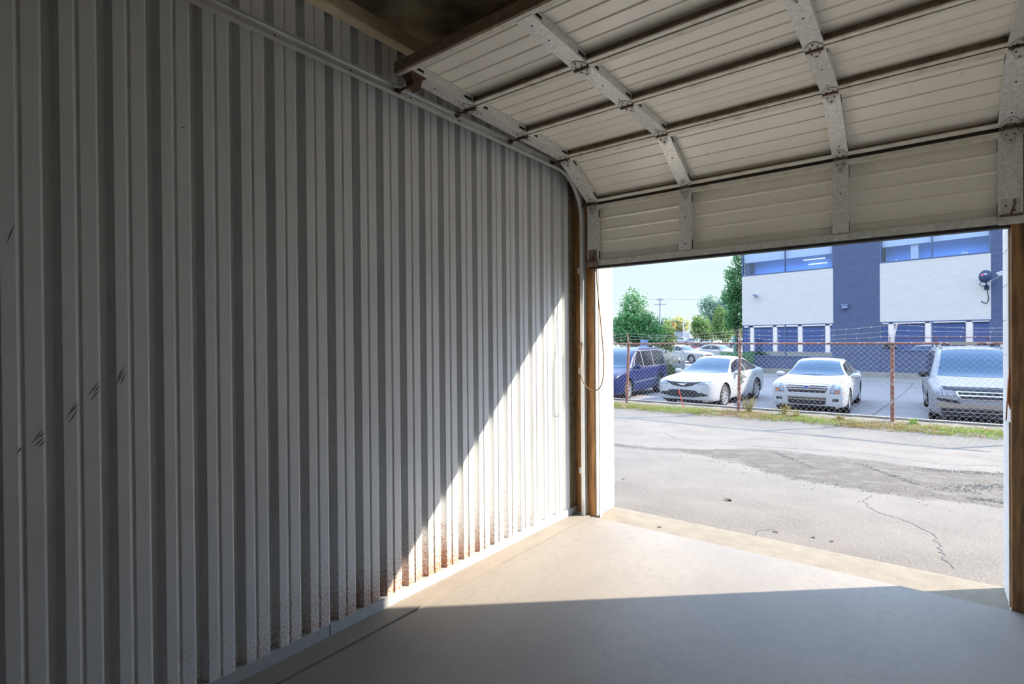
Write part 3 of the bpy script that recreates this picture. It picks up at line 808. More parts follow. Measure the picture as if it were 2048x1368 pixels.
for s_ in range(3):
    b = MB(); f = (0.35, 0.65, 0.97)[s_]; pts = []
    keys = sorted(ARM)
    for a_, c_ in zip(keys, keys[1:]):
        A0 = Vector((a_, FY, RAILZ+0.03)).lerp(Vector((a_+ARM[a_][0], FY+ARM[a_][1], RAILZ+ARM[a_][2])), f)
        A1 = Vector((c_, FY, RAILZ+0.03)).lerp(Vector((c_+ARM[c_][0], FY+ARM[c_][1], RAILZ+ARM[c_][2])), f)
        for k in range(14):
            t = k/14; p = A0.lerp(A1, t); p.z -= (0.05+0.02*s_)*4*t*(1-t)*(1+0.4*math.sin(a_*3+s_)); pts.append(p)
    b.tube(pts, 0.0042, 4)
    for p in pts[1::1]:
        for _ in range(2):
            d = Vector((rr.uniform(-0.4, 0.4), rr.uniform(-1, 1), rr.uniform(-1, 1))).normalized()*0.022
            b.tube([p-d, p+d], 0.0034, 3)
    par(b.build('barbed_wire', FENCEG), fence)
for x in (-2.75, -1.48, 0.22, 0.95):
    b = MB(); b.tube([(x, FY-0.05, RAILZ+0.035), (x, FY-0.095, RAILZ-0.01), (x+0.005, FY-0.095, RAILZ-0.06)], 0.004, 5); par(b.build('tie_wire', FENCEG), fence)
b = MB(); b.box((0.36, FY-0.086, RAILZ-0.03), (0.80, FY-0.024, RAILZ+0.03)); tg = par(b.build('rail_sleeve', mat('bleached_sleeve', (0.18, 0.145, 0.10), 0.8)), fence)
STAKE = mat('orange_plastic', (0.42, 0.025, 0.012), 0.5)
b = MB(); b.tube([(-5.20, 14.24, gz(14.2)-0.02), (-5.36, 14.26, 0.09)], 0.012, 6)
tag(b.build('marker_stake', STAKE), 'thin orange-red stake leaning on the fence before a white sedan', 'stake')
b = MB(); rr = random.Random(21)
for q in range(5):
    p = Vector((-3.77, FY-0.06, 0.28+q*0.03)); pts = [p]
    for k in range(7): p = p+Vector((rr.uniform(-0.01, 0.06), rr.uniform(-0.02, 0.02), rr.uniform(0.04, 0.14))); pts.append(p)
    b.tube(pts, [0.006-0.0006*k for k in range(8)], 4)
for q in range(26):
    p = Vector((-3.73+rr.gauss(0, 0.035), FY-0.07, rr.uniform(0.3, 0.55))); d = Vector((rr.gauss(0, 1), rr.gauss(0, 0.4), rr.gauss(0, 1))).normalized()*0.03; e_ = Vector((d.z, 0, -d.x))*0.5
    b.add([p-d, p-e_, p+d, p+e_], [(0, 1, 2, 3)])
tag(b.build('dead_vine', mat('vine', (0.20, 0.17, 0.12), 0.9, c2=(0.10, 0.16, 0.06), nscale=9), recalc=False), 'withered vine climbing the middle fence post', 'vine')

# ------------------------------------------------------------------ cars
def pchip(T, x):
    n = len(T)
    if x <= T[0][0]: return T[0][1]
    if x >= T[-1][0]: return T[-1][1]
    d = [(T[i+1][1]-T[i][1])/(T[i+1][0]-T[i][0]) for i in range(n-1)]
    def slope(i):
        if i == 0: return d[0]
        if i == n-1: return d[-1]
        if d[i-1]*d[i] <= 0: return 0.0
        return 2*d[i-1]*d[i]/(d[i-1]+d[i])
    for i in range(n-1):
        if x <= T[i+1][0]:
            h = T[i+1][0]-T[i][0]; t = (x-T[i][0])/h
            return ((2*t**3-3*t**2+1)*T[i][1]+(t**3-2*t**2+t)*h*slope(i)+(-2*t**3+3*t**2)*T[i+1][1]+(t**3-t**2)*h*slope(i+1))
class Car:
    def __init__(s, P):
        s.P = P; L = P['L']
        ys = [0, 0.02, 0.05, 0.09, 0.14, 0.2, 0.28, 0.38, 0.5]+[0.6+i*(L-1.1)/34 for i in range(35)]+[L-0.4, L-0.3, L-0.2, L-0.12, L-0.06, L-0.02, L]
        vs = []; n = None
        for y in ys:
            ring = s.ring(y)
            full = ring+[(-x, z) for (x, z) in reversed(ring[1:-1])]
            n = len(full)
            vs += [Vector((x, y, z)) for (x, z) in full]
        fs = [(i*n+k, i*n+(k+1) % n, (i+1)*n+(k+1) % n, (i+1)*n+k) for i in range(len(ys)-1) for k in range(n)]
        fs += [tuple(reversed(range(n))), tuple(range((len(ys)-1)*n, len(ys)*n))]
        s.v, s.f = vs, fs
        s.bvh = BVHTree.FromPolygons(vs, fs)
    def ring(s, y):
        P = s.P
        top, belt, hw, bot, rw = (pchip(P[k], y) for k in ('top', 'belt', 'hw', 'bot', 'rw'))
        g = max(0.0, min(1.0, (top-belt-0.05)/0.22))
        r5 = (hw*0.955, belt)
        r7 = (0.80*hw*(1-g)+rw*g, top-(0.055*g+0.022*(1-g)))
        c = [(0, bot), (hw*0.82, bot), (hw*0.955, bot+0.05), (hw*0.995, bot+0.30*(belt-bot)), (hw, bot+0.62*(belt-bot)), (hw*0.99, belt-0.05), r5,
             ((r5[0]+r7[0])/2+0.012*g, (r5[1]+r7[1])/2), r7, (r7[0]*0.80, top-0.018*g-0.006), (r7[0]*0.4, top-0.002), (0, top)]
        out_ = []
        for i in range(len(c)-1):
            p0, p1, p2, p3 = c[max(i-1, 0)], c[i], c[i+1], c[min(i+2, len(c)-1)]
            if i < 2: out_.append(p1); continue
            for k in range(3):
                t = k/3
                out_.append(tuple(0.5*((2*p1[j])+(p2[j]-p0[j])*t+(2*p0[j]-5*p1[j]+4*p2[j]-p3[j])*t*t+(3*p1[j]-p0[j]-3*p2[j]+p3[j])*t**3) for j in (0, 1)))
        out_.append(c[-1])
        return out_
    def decal(s, poly, axis, off=0.006, grid=0.06):
        """poly in (x,z) for front/rear or (y,z) for sides, or (x,y) for top, wrapped on the shell with real thickness"""
        pb = []
        n = len(poly)
        for i in range(n):
            a, c = Vector(poly[i]), Vector(poly[(i+1) % n]); k = max(1, int((c-a).length/grid))
            pb += [a.lerp(c, t/k) for t in range(k)]
        nb = len(pb)
        x0, x1 = min(p.x for p in pb), max(p.x for p in pb); z0, z1 = min(p.y for p in pb), max(p.y for p in pb)
        def inside(q):
            r = False
            for i in range(n):
                a, c = poly[i], poly[(i+1) % n]
                if (a[1] > q.y) != (c[1] > q.y) and q.x < (c[0]-a[0])*(q.y-a[1])/(c[1]-a[1])+a[0]: r = not r
            return r
        inner = []
        nx_, nz_ = int((x1-x0)/grid), int((z1-z0)/grid)
        for i in range(1, nx_+1):
            for j in range(1, nz_+1):
                q = Vector((x0+i*(x1-x0)/(nx_+1), z0+j*(z1-z0)/(nz_+1)))
                if inside(q) and min((q-p).length for p in pb) > grid*0.35: inner.append(q)
        pts = pb+inner
        r = delaunay_2d_cdt(pts, [], [list(range(nb))], 1, 1e-5)
        P2, F2 = r[0], r[2]
        dirs = {'front': Vector((0, 1, 0)), 'rear': Vector((0, -1, 0)), 'right': Vector((-1, 0, 0)), 'left': Vector((1, 0, 0)), 'top': Vector((0, 0, -1))}
        d = dirs[axis]; vs = []; ns = []
        last = None
        for q in P2:
            o = Vector((q.x, -3, q.y)) if axis == 'front' else Vector((q.x, 9, q.y)) if axis == 'rear' else Vector((3, q.x, q.y)) if axis == 'right' else Vector((-3, q.x, q.y)) if axis == 'left' else Vector((q.x, q.y, 4))
            h = s.bvh.ray_cast(o, d)
            if h[0] is None:
                h = s.bvh.find_nearest(o+d*3)
            nn = h[1]
            if nn.dot(d) > 0: nn = -nn
            vs.append(h[0]); ns.append(nn)
        m_ = len(vs)
        outer = [vs[i]+ns[i]*off for i in range(m_)]; innr = [vs[i]-ns[i]*0.012 for i in range(m_)]
        ed = {}
        for f in F2:
            for a, c in zip(f, f[1:]+f[:1]): ed[(a, c)] = 1
        side = [(a, c, c+m_, a+m_) for (a, c) in ed if (c, a) not in ed]
        b = MB(); b.add(outer+innr, [tuple(f) for f in F2]+side)
        return b
def wheel(parent, x, y, r, sgn, spokes, rimr, rimmat=RIM):
    M = Matrix.Translation((x, y, r))
    b = MB(); wd = 0.105
    b.lathe([(rimr, -wd), (r*0.93, -wd*1.02), (r, -wd*0.8), (r, wd*0.8), (r*0.93, wd*1.02), (rimr, wd), (rimr*0.98, 0), (rimr, -wd)], M, 28)
    o = b.build('wheel', TYRE, parent, smooth=True, sharp=35)
    b = MB()
    fx = sgn*wd*0.82
    b.lathe([(rimr, fx-0.02*sgn), (rimr*1.01, fx+0.012*sgn), (rimr*0.90, fx+0.014*sgn), (rimr*0.86, fx-0.01*sgn), (rimr*0.85, -fx)], M, 28)
    b.lathe([(0.0, fx+0.006*sgn), (rimr*0.20, fx+0.004*sgn), (rimr*0.24, fx-0.02*sgn), (0, fx-0.02*sgn)], M, 16)
    for k in range(spokes):
        a_ = 2*math.pi*k/spokes
        Rm = M @ Matrix.Rotation(a_, 4, 'X')
        w0, w1 = rimr*0.10, rimr*0.075
        xx0, xx1 = sorted((fx-0.012*sgn, fx+0.004*sgn))
        vs = [Rm @ Vector(p) for p in ((xx0, -w0, rimr*0.15), (xx1, -w0, rimr*0.15), (xx1, w0, rimr*0.15), (xx0, w0, rimr*0.15),
                                        (xx0, -w1, rimr*0.93), (xx1, -w1, rimr*0.93), (xx1, w1, rimr*0.93), (xx0, w1, rimr*0.93))]
        b.add(vs, [(0, 3, 2, 1), (4, 5, 6, 7), (0, 1, 5, 4), (1, 2, 6, 5), (2, 3, 7, 6), (3, 0, 4, 7)])
    rim = b.build('rim', rimmat, o, smooth=True, sharp=30); rim['label'] = 'alloy rim'
    b = MB(); b.lathe([(0, fx*0.3), (rimr*0.88, fx*0.3)], M, 20); b.build('brake_disc', DARKP, o)
    return o
def mirror(parent, x, y, z, sgn, M_):
    b = MB()
    prof = [(0.0, 0.045, 0.02), (0.05, 0.075, 0.06), (0.14, 0.085, 0.07), (0.20, 0.07, 0.055), (0.225, 0.03, 0.02)]
    vs = []; n = 10
    for (dx, hz, hy) in prof:
        for k in range(n):
            a_ = 2*math.pi*k/n
            vs.append((x+sgn*dx, y+hy*math.cos(a_), z+hz*math.sin(a_)*(1.0)))
    fs = [(i*n+k, i*n+(k+1) % n, (i+1)*n+(k+1) % n, (i+1)*n+k) for i in range(len(prof)-1) for k in range(n)]+[tuple(range(n)), tuple(range((len(prof)-1)*n, len(prof)*n))]
    b.add(vs, fs)
    return b.build('side_mirror', M_, parent, smooth=True, sharp=50)
def mirx(poly): return [(-x, z) for (x, z) in reversed(poly)]
def make_car(name, label, P, pm, loc, rz, cat='car', group=None):
    root = thing(name, label, cat, loc, rz, group)
    C_ = Car(P)
    b = MB(); b.add(C_.v, C_.f)
    body = b.build('body', [pm, LINER])
    # wheel arches cut for real
    L = P['L']; ax = (P['fa'], P['ra']); r = P['r']
    c = MB()
    for y in ax:
        for sgn in (-1, 1):
            M = Matrix.Translation((sgn*(P['tw']+0.12), y, r*1.02))
            c.lathe([(0.0, -0.36), (r+0.055, -0.36), (r+0.055, 0.4), (0.0, 0.4)], M, 26)
    cut = c.build('cutter', [LINER])
    md = body.modifiers.new('arches', 'BOOLEAN'); md.operation = 'DIFFERENCE'; md.object = cut; md.solver = 'EXACT'; md.material_mode = 'TRANSFER'
    dg = bpy.context.evaluated_depsgraph_get()
    me = bpy.data.meshes.new_from_object(body.evaluated_get(dg))
    body.modifiers.clear(); body.data = me
    bpy.data.objects.remove(cut)
    me.polygons.foreach_set('use_smooth', [True]*len(me.polygons)); me.set_sharp_from_angle(angle=R(38))
    body.parent = root
    for y in ax:
        for sgn in (-1, 1): wheel(root, sgn*P['tw'], y, r, sgn, P.get('spokes', 5), P.get('rimr', r*0.68), P.get('rim', RIM))
    def put(nm, poly, axis, m_, off=0.006, lab=None, par_=None, grid=0.06):
        o = C_.decal(poly, axis, off, grid).build(nm, m_, par_ or root, smooth=True, sharp=40)
        if lab: o['label'] = lab
        return o
    P['detail'](put, root, C_)
    for sgn in (-1, 1):
        mx, my, mz = P['mirror']; mirror(root, sgn*mx, my, mz, sgn, P.get('mm', pm))
    return root
def side_windows(put, polys, m_):
    for pl in polys:
        put('side_window', pl, 'right', m_, 0.005); put('side_window', list(reversed(pl)), 'left', m_, 0.005)
def seams(put, lines, z0f):
    for (y, za, zb) in lines:
        for ax in ('left', 'right'): put('door_seam', [(y-0.006, za), (y+0.006, za), (y+0.006, zb), (y-0.006, zb)], ax, SEAM, 0.002, grid=0.15)

def sedan_square():     # boxy chrome-grilled white sedan
    P = dict(L=4.83, fa=0.98, ra=3.71, r=0.325, tw=0.79, spokes=6, mirror=(0.86, 1.72, 0.98))
    P['top'] = [(0, 0.76), (0.03, 0.82), (0.10, 0.855), (0.35, 0.895), (0.8, 0.94), (1.25, 0.975), (1.42, 0.995), (2.15, 1.34), (2.5, 1.425), (2.9, 1.44), (3.35, 1.37), (4.0, 1.10), (4.2, 1.06), (4.7, 1.02), (4.83, 0.85)]
    P['belt'] = [(0, 0.70), (0.03, 0.765), (0.12, 0.81), (0.6, 0.87), (1.4, 0.92), (2.5, 0.93), (4.0, 0.98), (4.7, 0.95), (4.83, 0.78)]
    P['hw'] = [(0, 0.77), (0.04, 0.82), (0.12, 0.86), (0.3, 0.885), (0.9, 0.91), (2.4, 0.915), (4.0, 0.91), (4.5, 0.87), (4.83, 0.77)]
    P['bot'] = [(0, 0.27), (0.05, 0.20), (0.5, 0.19), (4.3, 0.2), (4.83, 0.36)]
    P['rw'] = [(0, 0.6), (1.3, 0.70), (2.2, 0.60), (3.2, 0.585), (4.0, 0.62), (4.83, 0.6)]
    def det(put, root, C_):
        put('windshield', [(-0.72, 1.0), (-0.60, 1.19), (-0.525, 1.345), (-0.3, 1.375), (0, 1.382), (0.3, 1.375), (0.525, 1.345), (0.60, 1.19), (0.72, 1.0), (0.4, 0.985), (0, 0.98), (-0.4, 0.985)], 'front', CGLASS, 0.006, 'windshield, reflected sky blue in its colour')
        put('rear_window', [(-0.6, 1.12), (-0.5, 1.34), (0.5, 1.34), (0.6, 1.12)], 'rear', CGLASS, 0.006)
        side_windows(put, [[(1.62, 0.97), (2.12, 1.27), (2.5, 1.345), (2.62, 1.345), (2.62, 0.985)], [(2.68, 0.985), (2.68, 1.345), (3.0, 1.335), (3.4, 1.22), (3.68, 1.03), (3.6, 1.0)]], DGLASS)
        seams(put, [(1.5, 0.32, 0.9), (2.65, 0.28, 0.96), (3.62, 0.5, 0.98)], 0)
        g = put('grille', [(-0.49, 0.815), (0.49, 0.815), (0.475, 0.68), (0.43, 0.605), (-0.43, 0.605), (-0.475, 0.68)], 'front', DARKP, 0.004, 'three bar chrome grille')
        for (z0, z1, hw_) in ((0.785, 0.815, 0.485), (0.730, 0.762, 0.478), (0.672, 0.706, 0.462)):
            put('grille_bar', [(-hw_, z0), (hw_, z0), (hw_, z1), (-hw_, z1)], 'front', CHROME, 0.022, None, g, 0.2)
        bd = put('badge', [(0.095*math.cos(a*math.pi/8), 0.742+0.044*math.sin(a*math.pi/8)) for a in range(16)], 'front', CHROME, 0.030, 'oval badge', None, 0.05)
        put('badge_face', [(0.082*math.cos(a*math.pi/8), 0.742+0.034*math.sin(a*math.pi/8)) for a in range(16)], 'front', mat('badge_blue', (0.012, 0.03, 0.15), 0.4), 0.034, None, bd, 0.05)
        put('badge_script', [(-0.05, 0.738), (-0.025, 0.752), (0.01, 0.742), (0.055, 0.752), (0.055, 0.744), (0.01, 0.734), (-0.025, 0.743), (-0.05, 0.730)], 'front', CHROME, 0.037, None, bd, 0.05)
        for f in (lambda p: p, mirx):
            h = put('headlight', f([(0.555, 0.605), (0.540, 0.70), (0.575, 0.80), (0.62, 0.845), (0.79, 0.87), (0.785, 0.74), (0.765, 0.61), (0.65, 0.60)]), 'front', LENS, 0.008, 'clear stacked headlight')
            put('turn_signal', f([(0.675, 0.615), (0.75, 0.622), (0.755, 0.67), (0.675, 0.665)]), 'front', AMBER, 0.0105, None, h)
            put('lamp_bulb', f([(0.60+0.045*math.cos(a*math.pi/6), 0.685+0.055*math.sin(a*math.pi/6)) for a in range(12)]), 'front', LENSB, 0.0105, None, h, 0.05)
            put('lamp_bulb', f([(0.70+0.05*math.cos(a*math.pi/6), 0.765+0.055*math.sin(a*math.pi/6)) for a in range(12)]), 'front', LENSB, 0.0105, None, h, 0.05)
            put('lamp_rim', f([(0.532, 0.598), (0.765, 0.598), (0.765, 0.606), (0.532, 0.606)]), 'front', SEAM, 0.006, None, h, 0.2)
            put('fog_light', f([(0.60, 0.385), (0.745, 0.392), (0.735, 0.46), (0.61, 0.455)]), 'front', DARKP, 0.006)
            put('marker_light', f([(0.835, 0.60), (0.875, 0.61), (0.875, 0.63), (0.835, 0.62)]), 'front', AMBER, 0.006)
        i_ = put('bumper_intake', [(-0.46, 0.495), (0.46, 0.495), (0.45, 0.32), (0.41, 0.285), (-0.41, 0.285), (-0.45, 0.32)], 'front', DARKP, 0.004)
        for (z0, z1) in ((0.462, 0.495), (0.405, 0.432)): put('intake_bar', [(-0.455, z0), (0.455, z0), (0.455, z1), (-0.455, z1)], 'front', PTAN, 0.016, None, i_, 0.2)
        put('hood_seam', [(-0.52, 0.832), (0.52, 0.832), (0.52, 0.839), (-0.52, 0.839)], 'front', SEAM, 0.003, None, None, 0.1)
        put('lower_lip', [(-0.66, 0.205), (0.66, 0.205), (0.66, 0.262), (-0.66, 0.262)], 'front', DARKP, 0.008, None, None, 0.15)
    P['detail'] = det
    return P
def sedan_swoopy():     # rounded white sedan with slim winged grille
    P = dict(L=4.88, fa=0.98, ra=3.72, r=0.342, tw=0.795, spokes=10, rimr=0.255, mirror=(0.87, 1.82, 0.99))
    P['top'] = [(0, 0.70), (0.03, 0.77), (0.10, 0.82), (0.35, 0.885), (0.8, 0.945), (1.25, 0.98), (1.45, 0.995), (2.15, 1.30), (2.6, 1.45), (3.0, 1.48), (3.5, 1.42), (4.1, 1.20), (4.45, 1.09), (4.75, 1.06), (4.88, 0.88)]
    P['belt'] = [(0, 0.66), (0.03, 0.72), (0.12, 0.77), (0.5, 0.84), (1.4, 0.91), (2.5, 0.95), (4.0, 1.02), (4.7, 1.0), (4.88, 0.8)]
    P['hw'] = [(0, 0.60), (0.04, 0.70), (0.14, 0.80), (0.35, 0.875), (0.9, 0.925), (2.4, 0.925), (4.0, 0.925), (4.5, 0.87), (4.88, 0.72)]
    P['bot'] = [(0, 0.28), (0.05, 0.20), (0.5, 0.18), (4.3, 0.2), (4.88, 0.40)]
    P['rw'] = [(0, 0.55), (1.4, 0.72), (2.3, 0.60), (3.2, 0.575), (4.1, 0.58), (4.88, 0.55)]
    def det(put, root, C_):
        put('windshield', [(-0.74, 0.995), (-0.62, 1.2), (-0.53, 1.375), (-0.3, 1.405), (0, 1.412), (0.3, 1.405), (0.53, 1.375), (0.62, 1.2), (0.74, 0.995), (0.4, 0.985), (0, 0.98), (-0.4, 0.985)], 'front', CGLASS, 0.006, 'windshield, reflected sky blue in its colour')
        put('rear_window', [(-0.55, 1.18), (-0.48, 1.40), (0.48, 1.40), (0.55, 1.18)], 'rear', CGLASS, 0.006)
        side_windows(put, [[(1.75, 0.99), (2.2, 1.26), (2.6, 1.375), (2.80, 1.385), (2.80, 1.015)], [(2.86, 1.015), (2.86, 1.39), (3.3, 1.36), (3.7, 1.25), (4.05, 1.10), (3.95, 1.07), (3.5, 1.035)]], DGLASS)
        seams(put, [(1.55, 0.32, 0.88), (2.83, 0.28, 0.98), (3.75, 0.55, 1.0)], 0)
        g = put('grille', [(-0.62, 0.800), (-0.3, 0.770), (0, 0.758), (0.3, 0.770), (0.62, 0.800), (0.44, 0.735), (0.30, 0.672), (0.15, 0.645), (0, 0.638), (-0.15, 0.645), (-0.30, 0.672), (-0.44, 0.735)], 'front', DARKP, 0.006, 'slim dark grille')
        put('wing_badge', [(-0.17, 0.735), (-0.05, 0.718), (0, 0.722), (0.05, 0.718), (0.17, 0.735), (0.06, 0.695), (0, 0.690), (-0.06, 0.695)], 'front', CHROME, 0.014, 'chrome winged badge', g)
        for f in (lambda p: p, mirx):
            h = put('headlight', f([(0.44, 0.735), (0.58, 0.785), (0.74, 0.815), (0.81, 0.825), (0.80, 0.765), (0.71, 0.722), (0.50, 0.700)]), 'front', LENS, 0.009, 'narrow swept headlight')
            put('lamp_trim', f([(0.44, 0.705), (0.50, 0.690), (0.71, 0.712), (0.80, 0.758), (0.80, 0.768), (0.71, 0.722), (0.50, 0.700)]), 'front', SEAM, 0.008, None, h)
            put('fog_slot', f([(0.50, 0.47), (0.60, 0.475), (0.74, 0.425), (0.72, 0.385), (0.56, 0.372), (0.46, 0.385)]), 'front', DARKP, 0.006)
        put('bumper_intake', [(-0.56, 0.375), (-0.48, 0.475), (-0.40, 0.535), (0, 0.550), (0.40, 0.535), (0.48, 0.475), (0.56, 0.375), (0.36, 0.335), (0, 0.325), (-0.36, 0.335)], 'front', DARKP, 0.005, 'black lower intake')
        put('lower_lip', [(-0.60, 0.205), (0.60, 0.205), (0.62, 0.258), (-0.62, 0.258)], 'front', DARKP, 0.008, None, None, 0.15)
        for ax in ('left', 'right'):
            put('door_handle', [(2.45, 0.80), (2.62, 0.81), (2.62, 0.835), (2.45, 0.825)], ax, CHROME, 0.02); put('door_handle', [(3.45, 0.84), (3.62, 0.85), (3.62, 0.875), (3.45, 0.865)], ax, CHROME, 0.02)
        for sgn in (-1, 1): put('tail_light', [(sgn*0.5, 0.86), (sgn*0.72, 0.88), (sgn*0.72, 1.0), (sgn*0.5, 0.98)], 'rear', REDL, 0.008)
    P['detail'] = det
    return P
def van(L=5.10, W=0.965, H=1.75, rack=False, chromewin=True):
    P = dict(L=L, fa=0.98, ra=L-1.05, r=0.345, tw=W-0.135, spokes=5, mirror=(W-0.06, 1.62, 1.10))
    P['top'] = [(0, 0.68), (0.03, 0.80), (0.12, 0.90), (0.4, 0.985), (0.9, 1.06), (1.1, 1.09), (1.9, 1.58), (2.3, H-0.05), (2.8, H), (L-0.9, H-0.01), (L-0.35, H-0.09), (L-0.12, 1.25), (L, 0.9)]
    P['belt'] = [(0, 0.66), (0.03, 0.76), (0.14, 0.84), (0.6, 0.94), (1.1, 1.0), (2.5, 1.02), (L-0.4, 1.05), (L-0.1, 1.0), (L, 0.85)]
    P['hw'] = [(0, W-0.19), (0.04, W-0.12), (0.14, W-0.07), (0.4, W-0.03), (1.0, W), (L-0.6, W), (L-0.2, W-0.04), (L, W-0.10)]
    P['bot'] = [(0, 0.30), (0.05, 0.22), (0.5, 0.2), (L-0.5, 0.22), (L, 0.36)]
    P['rw'] = [(0, W-0.3), (1.1, W-0.14), (2.1, W-0.22), (L-0.8, W-0.22), (L, W-0.2)]
    def det(put, root, C_):
        a = W-0.20
        put('windshield', [(-a+0.01, 1.10), (-a+0.08, 1.38), (-a+0.14, H-0.10), (-0.3, H-0.07), (0, H-0.065), (0.3, H-0.07), (a-0.14, H-0.10), (a-0.08, 1.38), (a-0.01, 1.10), (0.4, 1.085), (0, 1.08), (-0.4, 1.085)], 'front', CGLASS, 0.006, 'broad windshield, reflected sky blue in its colour')
        put('rear_window', [(-a+0.1, 1.12), (-a+0.16, H-0.14), (a-0.16, H-0.14), (a-0.1, 1.12)], 'rear', DGLASS, 0.006)
        zt = H-0.125
        if chromewin:
            for ax in ('left', 'right'):
                put('window_trim', [(1.50, 1.06), (1.93, 1.49), (2.15, zt+0.025), (L-0.95, zt+0.03), (L-0.45, zt-0.02), (L-0.36, 1.10), (L-0.4, 1.045)], ax, CHROME, 0.003, 'chrome window surround')
        side_windows(put, [[(1.58, 1.075), (1.97, 1.47), (2.2, zt), (2.42, zt), (2.42, 1.075)], [(2.50, 1.075), (2.50, zt), (3.45, zt), (3.45, 1.08)], [(3.53, 1.08), (3.53, zt), (L-0.9, zt), (L-0.5, zt-0.05), (L-0.42, 1.12), (L-0.46, 1.085)]], DGLASS)
        seams(put, [(1.45, 0.34, 0.98), (2.46, 0.3, 1.04), (3.49, 0.34, 1.04)], 0)
        for ax in ('left', 'right'): put('body_moulding', [(1.5, 0.56), (L-1.5, 0.60), (L-1.5, 0.625), (1.5, 0.585)], ax, CHROME if chromewin else DARKP, 0.012)
        if rack:
            for sgn in (-1, 1):
                b = MB(); b.tube([(sgn*0.60, 2.35, H-0.05), (sgn*0.62, 2.5, H+0.05), (sgn*0.63, 3.4, H+0.055), (sgn*0.62, L-0.9, H+0.04), (sgn*0.6, L-0.75, H-0.05)], 0.022, 8)
                b.build('roof_rail', PSILV, root, smooth=True)
            b = MB(); b.tube([(-0.62, 2.9, H+0.05), (0.62, 2.9, H+0.05)], 0.018, 8); b.build('roof_crossbar', DARKP, root, smooth=True)
            g = put('grille', [(-0.46, 0.80), (0.46, 0.80), (0.43, 0.70), (0.40, 0.64), (0.34, 0.615), (-0.34, 0.615), (-0.40, 0.64), (-0.43, 0.70)], 'front', CHROME, 0.012, 'chrome framed grille')
            put('grille_slot', [(-0.42, 0.780), (0.42, 0.780), (0.41, 0.728), (-0.41, 0.728)], 'front', DARKP, 0.016, None, g); put('grille_slot', [(-0.39, 0.695), (0.39, 0.695), (0.35, 0.637), (-0.35, 0.637)], 'front', DARKP, 0.016, None, g)
            put('hood_edge', [(-0.72, 0.90), (0.72, 0.90), (0.70, 0.825), (0.45, 0.812), (-0.45, 0.812), (-0.70, 0.825)], 'front', mat('dark_hood_lip', (0.025, 0.027, 0.034), 0.6, spec=0.15), 0.005)
            for f in (lambda p: p, mirx):
                h = put('headlight', f([(0.49, 0.700), (0.46, 0.785), (0.52, 0.815), (0.72, 0.825), (0.80, 0.84), (0.83, 0.72), (0.74, 0.698)]), 'front', LENS, 0.009, 'clear twin headlight')
                put('lamp_divider', f([(0.685, 0.700), (0.695, 0.700), (0.710, 0.82), (0.700, 0.82)]), 'front', DARKP, 0.012, None, h)
                put('fog_slot', f([(0.36, 0.535), (0.40, 0.585), (0.78, 0.640), (0.80, 0.60), (0.74, 0.575), (0.44, 0.525)]), 'front', DARKP, 0.008)
            put('bumper_strip', [(-0.80, 0.53), (0, 0.50), (0.80, 0.53), (0.78, 0.42), (-0.78, 0.42)], 'front', PTAN, 0.010, 'tan bumper band')
            i_ = put('bumper_intake', [(-0.74, 0.40), (0.74, 0.40), (0.70, 0.25), (-0.70, 0.25)], 'front', DARKP, 0.006)
            put('intake_bar', [(-0.72, 0.335), (0.72, 0.335), (0.72, 0.315), (-0.72, 0.315)], 'front', PTAN, 0.014, None, i_, 0.2)
            put('plate_holder', [(-0.2, 0.43), (0.2, 0.43), (0.2, 0.52), (-0.2, 0.52)], 'front', PTAN, 0.018)
        else:
            put('grille', [(-0.36, 0.72), (0.36, 0.72), (0.34, 0.56), (-0.34, 0.56)], 'front', CHROME, 0.008)
            for f in (lambda p: p, mirx):
                h = put('headlight', f([(0.46, 0.66), (0.46, 0.78), (0.70, 0.83), (0.83, 0.84), (0.82, 0.70), (0.70, 0.66)]), 'front', LENS, 0.009)
                put('turn_signal', f([(0.74, 0.675), (0.82, 0.705), (0.83, 0.825), (0.77, 0.825)]), 'front', AMBER, 0.012, None, h)
            put('bumper_intake', [(-0.5, 0.42), (0.5, 0.42), (0.48, 0.28), (-0.48, 0.28)], 'front', DARKP, 0.006)
            put('lower_lip', [(-0.75, 0.23), (0.75, 0.23), (0.75, 0.36), (-0.75, 0.36)], 'front', mat('dirty_valance', (0.08, 0.06, 0.06), 0.8), 0.004)
    P['detail'] = det
    return P
ZL = -0.6
def place(P, wheel_xy, rz, side):
    """location of the car origin so that its front wheel on the given side stands at wheel_xy"""
    c_, s_ = math.cos(rz), math.sin(rz)
    lx, ly = side*(P['tw']+0.10), P['fa']
    return (wheel_xy[0]-(c_*lx-s_*ly), wheel_xy[1]-(s_*lx+c_*ly), ZL)
P1 = sedan_square()
make_car('parked_car', 'square-nosed white sedan with three-bar chrome grille facing the fence', P1, PWHITE, place(P1, (-1.68, 17.15), 0.0, 1), 0.0)
P2 = sedan_swoopy()
make_car('parked_car', 'rounded white sedan with slim dark grille between blue minivan and middle fence post', P2, PWHITE, place(P2, (-4.82, 16.62), R(-5.0), 1), R(-5.0))
P3 = van(5.14, 0.99, 1.76)
make_car('parked_car', 'dark blue minivan with chrome window trim beside the white block pier', P3, PBLUE, place(P3, (-7.98, 16.62), R(3.0), 1), R(3.0), 'minivan')
P4 = van(5.10, 0.945, 1.80, True, False); P4['mm'] = DARKP; P4['spokes'] = 6
make_car('parked_car', 'silver minivan with roof rails and tan bumper at the right of the lot', P4, PSILV, place(P4, (0.03, 17.02), R(2.0), -1), R(2.0), 'minivan')

